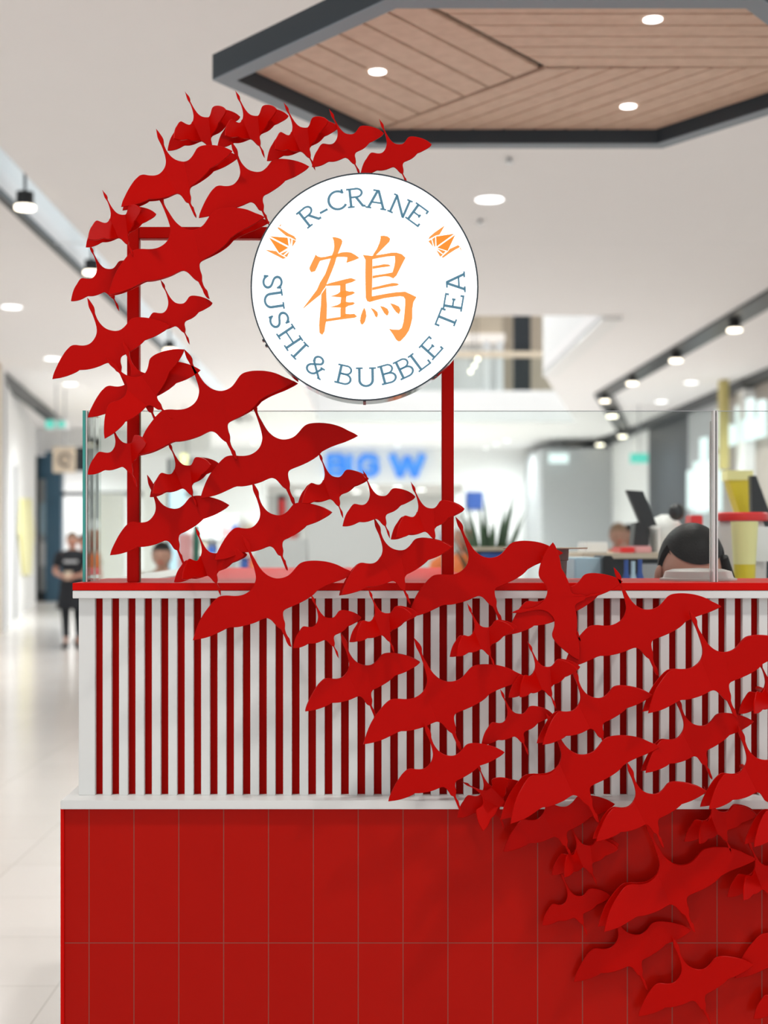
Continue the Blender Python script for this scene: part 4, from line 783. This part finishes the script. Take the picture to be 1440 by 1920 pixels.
MB().box(xl(1363, D), xl(1412, D), D-.003, D+.083, EYE-(900-VY)*D/FP, EYE-(882-VY)*D/FP).build('tank_cover', 'paleyellow', yl)
D = 5.5; p = P(1256, 1040, D); ck = thing('rice_cooker', (p.x, D+.1, 1.46), 'white domed cooker with a round black knob behind the bent head', 'cooker')
MB().lathe([(.075, 0), (.078, .02), (.078, .07), (.07, .105), (.045, .135), (.012, .15)], (p.x, D+.1, 1.46), n=32).build('cooker_body', 'slatwhite', ck)
kb = P(1268, 960, D-.02); MB().blob(kb, (.030, .03, .034)).build('knob', 'black', ck)
MB().tube([P(1218, 1035, D), P(1218, 990, D), P(1236, 990, D), P(1236, 1035, D)], .006).build('handle', 'white', ck)
boxed('food_tray', 'red plastic tray on the back bench left of the cooker', 'tray', 1164, 1190, 1026, 5.35, 'redplastic', 1.46, .2); boxed('food_tray', 'pink plastic tray right beside the red tray on the back bench', 'tray', 1191, 1222, 1024, 5.36, 'pink', 1.46, .2)
boxed('paper_stack', 'white paper stack on the back bench left of the red tray', 'paper stack', 1098, 1140, 1016, 5.4, 'offwhite', 1.46, .2)
boxed('red_carton', 'small red carton behind the bent head beside the clear joint', 'carton', 1296, 1318, 966, 5.5, 'redplastic', 1.46, .1)
# ------------------------------------------------------------------ people
def skinned(name, m_, joints, edges, parent, root=0):
    o0 = ORG[parent.name]; me = bpy.data.meshes.new(name); me.from_pydata([Vector(j[0])-o0 for j in joints], edges, []); me.update()
    o = bpy.data.objects.new(name, me); COL.objects.link(o); o.parent = parent; o.modifiers.new('skin', 'SKIN')
    if not me.skin_vertices: me.attributes.new('skin_vertices', 'FLOAT', 'POINT')
    for i, j in enumerate(joints): me.skin_vertices[0].data[i].radius = (j[1], j[2] if len(j) > 2 else j[1]); me.skin_vertices[0].data[i].use_root = (i == root)
    sb = o.modifiers.new('sub', 'SUBSURF'); sb.levels = 2; sb.render_levels = 2; o.modifiers['skin'].use_smooth_shade = True
    me.materials.append(M[m_]); return o
def head(parent, c, s, hairm, face=Vector((0, -1, 0)), bun=False):
    """s = head height; face = facing direction"""
    f = face.normalized(); side = Vector((0, 0, 1)).cross(f).normalized()*-1; up = side.cross(f)*-1
    if up.z < 0: up = -up
    def loc(x, y, z): return Vector(c)+side*x*s+f*y*s+up*z*s
    def warp(q): k = 1-.16*max(0, -q.z)**1.5; return Vector((q.x*k, q.y*k*(1.05 if q.y > 0 else .98), q.z))
    m = MB(); m.blob((0, 0, 0), (.345, .42, .5), 28, 18, warp); vs = [loc(p.x, p.y, p.z) for p in m.v]; m2 = MB(); m2.add(vs, m.f); m2.sm = True
    nose = MB(); nose.blob((0, .44, -.05), (.05, .075, .10), 10, 8); m2.add([loc(p.x, p.y, p.z) for p in nose.v], nose.f)
    for sg_ in (-1, 1):
        e = MB(); e.blob((sg_*.345, -.03, -.06), (.035, .07, .11), 10, 8); m2.add([loc(p.x, p.y, p.z) for p in e.v], e.f)
    m2.build('head', 'skin', parent)
    for sg_ in (-1, 1):
        e = MB(); e.blob((sg_*.14, .385, .02), (.05, .03, .025), 10, 8); m3 = MB(); m3.sm = True; m3.add([loc(p.x, p.y, p.z) for p in e.v], e.f); m3.build('eye', 'black', parent)
    e = MB(); e.blob((0, .395, -.27), (.10, .03, .025), 10, 8); m3 = MB(); m3.sm = True; m3.add([loc(p.x, p.y, p.z) for p in e.v], e.f); m3.build('mouth', 'redplastic', parent)
    def hw(q):
        if q.y > 0: lim = .25+.0*q.y; z = max(q.z, .30) if q.z < .30 else q.z; return Vector((q.x*(1 if q.z > .3 else .93), q.y*(1 if q.z > .3 else .72), z))
        return Vector((q.x, q.y*1.05, max(q.z, -.62)))
    h = MB(); h.blob((0, -.02, .04), (.385, .455, .50), 30, 20, hw); m3 = MB(); m3.sm = True; m3.add([loc(p.x, p.y, p.z) for p in h.v], h.f); o = m3.build('hair', hairm, parent)
    if bun: e = MB(); e.blob((0, -.45, .3), (.17, .15, .17), 16, 12); m3 = MB(); m3.sm = True; m3.add([loc(p.x, p.y, p.z) for p in e.v], e.f); m3.build('hair_bun', hairm, parent)
def person(x, y, H, label, top, bottom, hairm, pose='stand', dress=False, face=(0, -1, 0), held=None):
    r = thing('person', (x, y, 0), label, 'person'); k = H/1.65
    J = lambda a, b, c: Vector((x+a*k, y+b*k, c*k))
    hands = {'stand': [(.25, -.02, 1.05), (.26, -.05, .80)], 'hold': [(.25, -.02, 1.08), (.10, -.24, 1.03)]}[pose]
    js = [(J(0, 0, .92), .12*k, .09*k), (J(0, 0, 1.12), .11*k, .08*k), (J(0, 0, 1.30), .13*k, .085*k), (J(0, .01, 1.40), .055*k), (J(0, 0, 1.47), .045*k)]; ed = [(0, 1), (1, 2), (2, 3), (3, 4)]
    for s_ in (-1, 1):
        b0 = len(js); js += [(J(s_*.17, 0, 1.34), .052*k), (J(s_*hands[0][0], hands[0][1], hands[0][2]), .038*k), (J(s_*hands[1][0], hands[1][1], hands[1][2]), .027*k)]; ed += [(2, b0), (b0, b0+1), (b0+1, b0+2)]
        pt_ = Vector(hands[1]); dirn = (Vector(hands[1])-Vector(hands[0])).normalized(); pm = pt_+dirn*.06
        b1 = len(js); js.append((J(s_*pm.x, pm.y, pm.z), .026*k, .016*k)); ed.append((b0+2, b1))
        for f_ in range(4):
            o_ = Vector((.0, 0, .0)) if False else Vector((0, .0, (f_-1.5)*.016)) if pose == 'hold' else Vector((0, (f_-1.5)*.016, 0))
            q = pm+dirn*.035+o_; q2 = q+dirn*(.035-.004*abs(f_-1.3))+Vector((-.012, -.006, 0)); b2 = len(js); js += [(J(s_*q.x, q.y, q.z), .009*k), (J(s_*q2.x, q2.y, q2.z), .007*k)]; ed += [(b1, b2), (b2, b2+1)]
        q = pm+Vector((-.01, -.02, .03)); b2 = len(js); js.append((J(s_*q.x, q.y, q.z), .010*k)); ed.append((b0+2, b2))
        b3 = len(js); js += [(J(s_*.09, 0, .86), .088*k), (J(s_*.095, -.01, .48), .058*k), (J(s_*.09, .01, .10), .036*k), (J(s_*.095, -.13, .035), .03*k, .025*k)]; ed += [(0, b3), (b3, b3+1), (b3+1, b3+2), (b3+2, b3+3)]
    skinned('body', 'skin', js, ed, r)
    head(r, J(0, -.02, 1.54), .225*k, hairm, Vector(face), bun=False)
    # top with short sleeves
    def loft(rings, name, m_, n=24, cap=True):
        m = MB(); vs = []; fs = []
        for (cx_, cy_, z, rx, ry) in rings:
            for q in range(n): a = 2*math.pi*q/n; vs.append(J(cx_+rx*math.cos(a), cy_+ry*math.sin(a), z))
        for i in range(len(rings)-1):
            for q in range(n): fs.append((i*n+q, i*n+(q+1) % n, (i+1)*n+(q+1) % n, (i+1)*n+q))
        m.add(vs, fs); m.sm = True; return m.build(name, m_, r)
    loft([(0, 0, .90, .165, .125), (0, 0, 1.05, .145, .11), (0, 0, 1.2, .165, .12), (0, 0, 1.33, .19, .115), (0, 0, 1.385, .14, .09), (0, 0, 1.405, .075, .07)], 'top', top)
    for s_ in (-1, 1):
        m = MB(); m.tube([J(s_*.14, 0, 1.345), J(s_*.19, 0, 1.32), J(s_*.235, -.01, 1.17)], [.07*k, .068*k, .058*k], 14); m.build('sleeve', top, r)
        if not dress or True:
            m = MB(); m.tube([J(s_*.085, 0, .92), J(s_*.095, -.01, .48), J(s_*.09, .01, .16)], [.10*k, .068*k, .047*k], 16); m.build('trouser_leg', bottom, r)
        m = MB(); m.tube([J(s_*.09, .03, .045), J(s_*.093, -.06, .045), J(s_*.096, -.17, .03)], [.045*k, .048*k, .03*k], 12); m.build('shoe', 'black', r)
    if dress: loft([(0, 0, .56, .235, .17), (0, 0, .75, .20, .15), (0, 0, .92, .17, .13), (0, 0, 1.02, .15, .115)], 'skirt', top)
    if held: m = MB(); m.lathe([(.05*k, 0), (.06*k, .12*k)], tuple(J(0, -.29, .98)), n=20); m.build('held_cup', held, r)
    return r
w = person(xl(136, 20.2), 20.2, 1.64, 'person in a black dress and leggings holding a pale cup, standing by the left shops', 'clothblack', 'clothblack', 'blond', 'hold', True, (.15, -1, 0), 'beige')
MB().box(w.location.x-.10, w.location.x+.10, 20.2-.128, 20.2-.12, 1.21, 1.25).build('chest_print', 'grey', w)
person(xl(157, 21.2), 21.2, 1.62, 'person in a beige top mostly hidden behind the left end of the counter', 'clothbeige', 'clothblack', 'hair')
person(xl(98, 38.5), 38.5, 1.75, 'far person in a pink top beside the dark blue column', 'pink', 'clothblack', 'hair')
person(xl(871, 10.5), 10.5, 1.66, 'person in an orange top just right of the right red post', 'orange', 'dark', 'offwhite')
person(xl(1159, 13.5), 13.5, 1.68, 'distant person in an orange top left of the black till screen', 'orange', 'dark', 'brown')
person(xl(1178, 14.5), 14.5, 1.68, 'distant person in a pale top behind the black till screen', 'beige', 'dark', 'hair')
person(xl(304, 11), 11, 1.50, 'person with dark hair seen low through the glass right of the left post', 'clothbeige', 'dark', 'hair')
# the worker bending down behind the counter: head tilted forward, only hair, ear and forehead show
wx = xl(1287, 3.86); wk = thing('person', (wx, 4.02, 0), 'person with dark tied-back hair bending down behind the counter at right', 'person')
hc_ = Vector((wx, 3.80, 1.425))
js = [(Vector((wx, 4.06, .92)), .13, .10), (Vector((wx, 4.05, 1.10)), .12, .09), (Vector((wx, 4.0, 1.24)), .14, .09), (Vector((wx, 3.93, 1.32)), .05), (Vector((wx, 3.88, 1.37)), .048)]; ed = [(0, 1), (1, 2), (2, 3), (3, 4)]
for s_ in (-1, 1):
    b0 = len(js); js += [(Vector((wx+s_*.17, 3.99, 1.24)), .052), (Vector((wx+s_*.22, 3.86, 1.02)), .04), (Vector((wx+s_*.12, 3.72, 1.0)), .028), (Vector((wx+s_*.09, 3.68, 1.0)), .025, .016)]; ed += [(2, b0), (b0, b0+1), (b0+1, b0+2), (b0+2, b0+3)]
    for f_ in range(4):
        b2 = len(js); zz = 1.02-.015*f_; js += [(Vector((wx+s_*.06, 3.665, zz)), .009), (Vector((wx+s_*.035, 3.67, zz)), .007)]; ed += [(b0+3, b2), (b2, b2+1)]
    b2 = len(js); js.append((Vector((wx+s_*.09, 3.665, 1.04)), .010)); ed.append((b0+2, b2))
    b3 = len(js); js += [(Vector((wx+s_*.09, 4.06, .86)), .09), (Vector((wx+s_*.1, 4.04, .48)), .06), (Vector((wx+s_*.09, 4.06, .10)), .036), (Vector((wx+s_*.095, 3.93, .035)), .03)]; ed += [(0, b3), (b3, b3+1), (b3+1, b3+2), (b3+2, b3+3)]
skinned('body', 'skin', js, ed, wk)
m = MB(); n = 24; vs = []; fs = []
for (cy_, z, rx, ry) in ((4.06, .80, .18, .13), (4.05, 1.0, .16, .12), (4.02, 1.15, .18, .125), (3.99, 1.27, .2, .12), (3.95, 1.315, .12, .08)):
    for q in range(n): a = 2*math.pi*q/n; vs.append((wx+rx*math.cos(a), cy_+ry*math.sin(a), z))
for i in range(4):
    for q in range(n): fs.append((i*n+q, i*n+(q+1) % n, (i+1)*n+(q+1) % n, (i+1)*n+q))
m.add(vs, fs); m.sm = True; m.build('top', 'clothblack', wk)
for s_ in (-1, 1): MB().tube([(wx+s_*.14, 3.98, 1.25), (wx+s_*.19, 3.97, 1.2), (wx+s_*.215, 3.88, 1.07)], [.07, .066, .056], 14).build('sleeve', 'clothblack', wk)
# head: local frame tilted forward by about 55 degrees
tl = math.radians(36)
def hl(x, y, z, s=.235):             # x right, y toward the face, z crown
    yy = y*math.cos(tl)+z*math.sin(tl); zz = -y*math.sin(tl)+z*math.cos(tl)
    return Vector((hc_.x+x*s, hc_.y-yy*s, hc_.z+zz*s))
def hb(mb, c, r, seg=24, rings=16, fn=None):
    q = MB(); q.blob(c, r, seg, rings, fn); mb.add([hl(p.x, p.y, p.z) for p in q.v], q.f); mb.sm = True; return mb
hd = MB(); hb(hd, (0, 0, 0), (.335, .41, .49), 28, 18, lambda q: Vector((q.x*(1-.16*max(0, -q.z)**1.5), q.y*(1-.16*max(0, -q.z)**1.5), q.z)))
hb(hd, (0, .44, -.08), (.05, .075, .10), 10, 8)
for s_ in (-1, 1): hb(hd, (s_*.36, -.02, -.08), (.045, .08, .13), 12, 10)
hd.build('head', 'skin', wk)
for s_ in (-1, 1):
    hb(MB(), (s_*.14, .385, -.02), (.05, .03, .02), 10, 8).build('eye', 'black', wk)
hb(MB(), (0, .395, -.29), (.10, .03, .025), 10, 8).build('mouth', 'redplastic', wk)
def wh(q):
    if q.y > .12 and q.z < .50: return Vector((q.x*.80, q.y*.62, .44))
    if q.z < -.25 and q.y > -.25: return Vector((q.x*.8, q.y*.8, -.25))
    return Vector((q.x, q.y, max(q.z, -.7)))
hr = MB(); hb(hr, (0, -.05, .05), (.375, .455, .485), 36, 26, wh)
hr.build('hair', 'hair', wk)
hb(MB(), (.12, -.52, -.02), (.18, .15, .17), 16, 12).build('hair_bun', 'hair', wk)
MB().tube([hl(.30, .12, .28), hl(.40, .16, .0), hl(.43, .20, -.30)], [.012, .016, .006], 10).build('hair_strand', 'hair', wk)
hb(MB(), (-.375, .0, -.21), (.012, .012, .02), 8, 6).build('earring', 'chrome', wk)
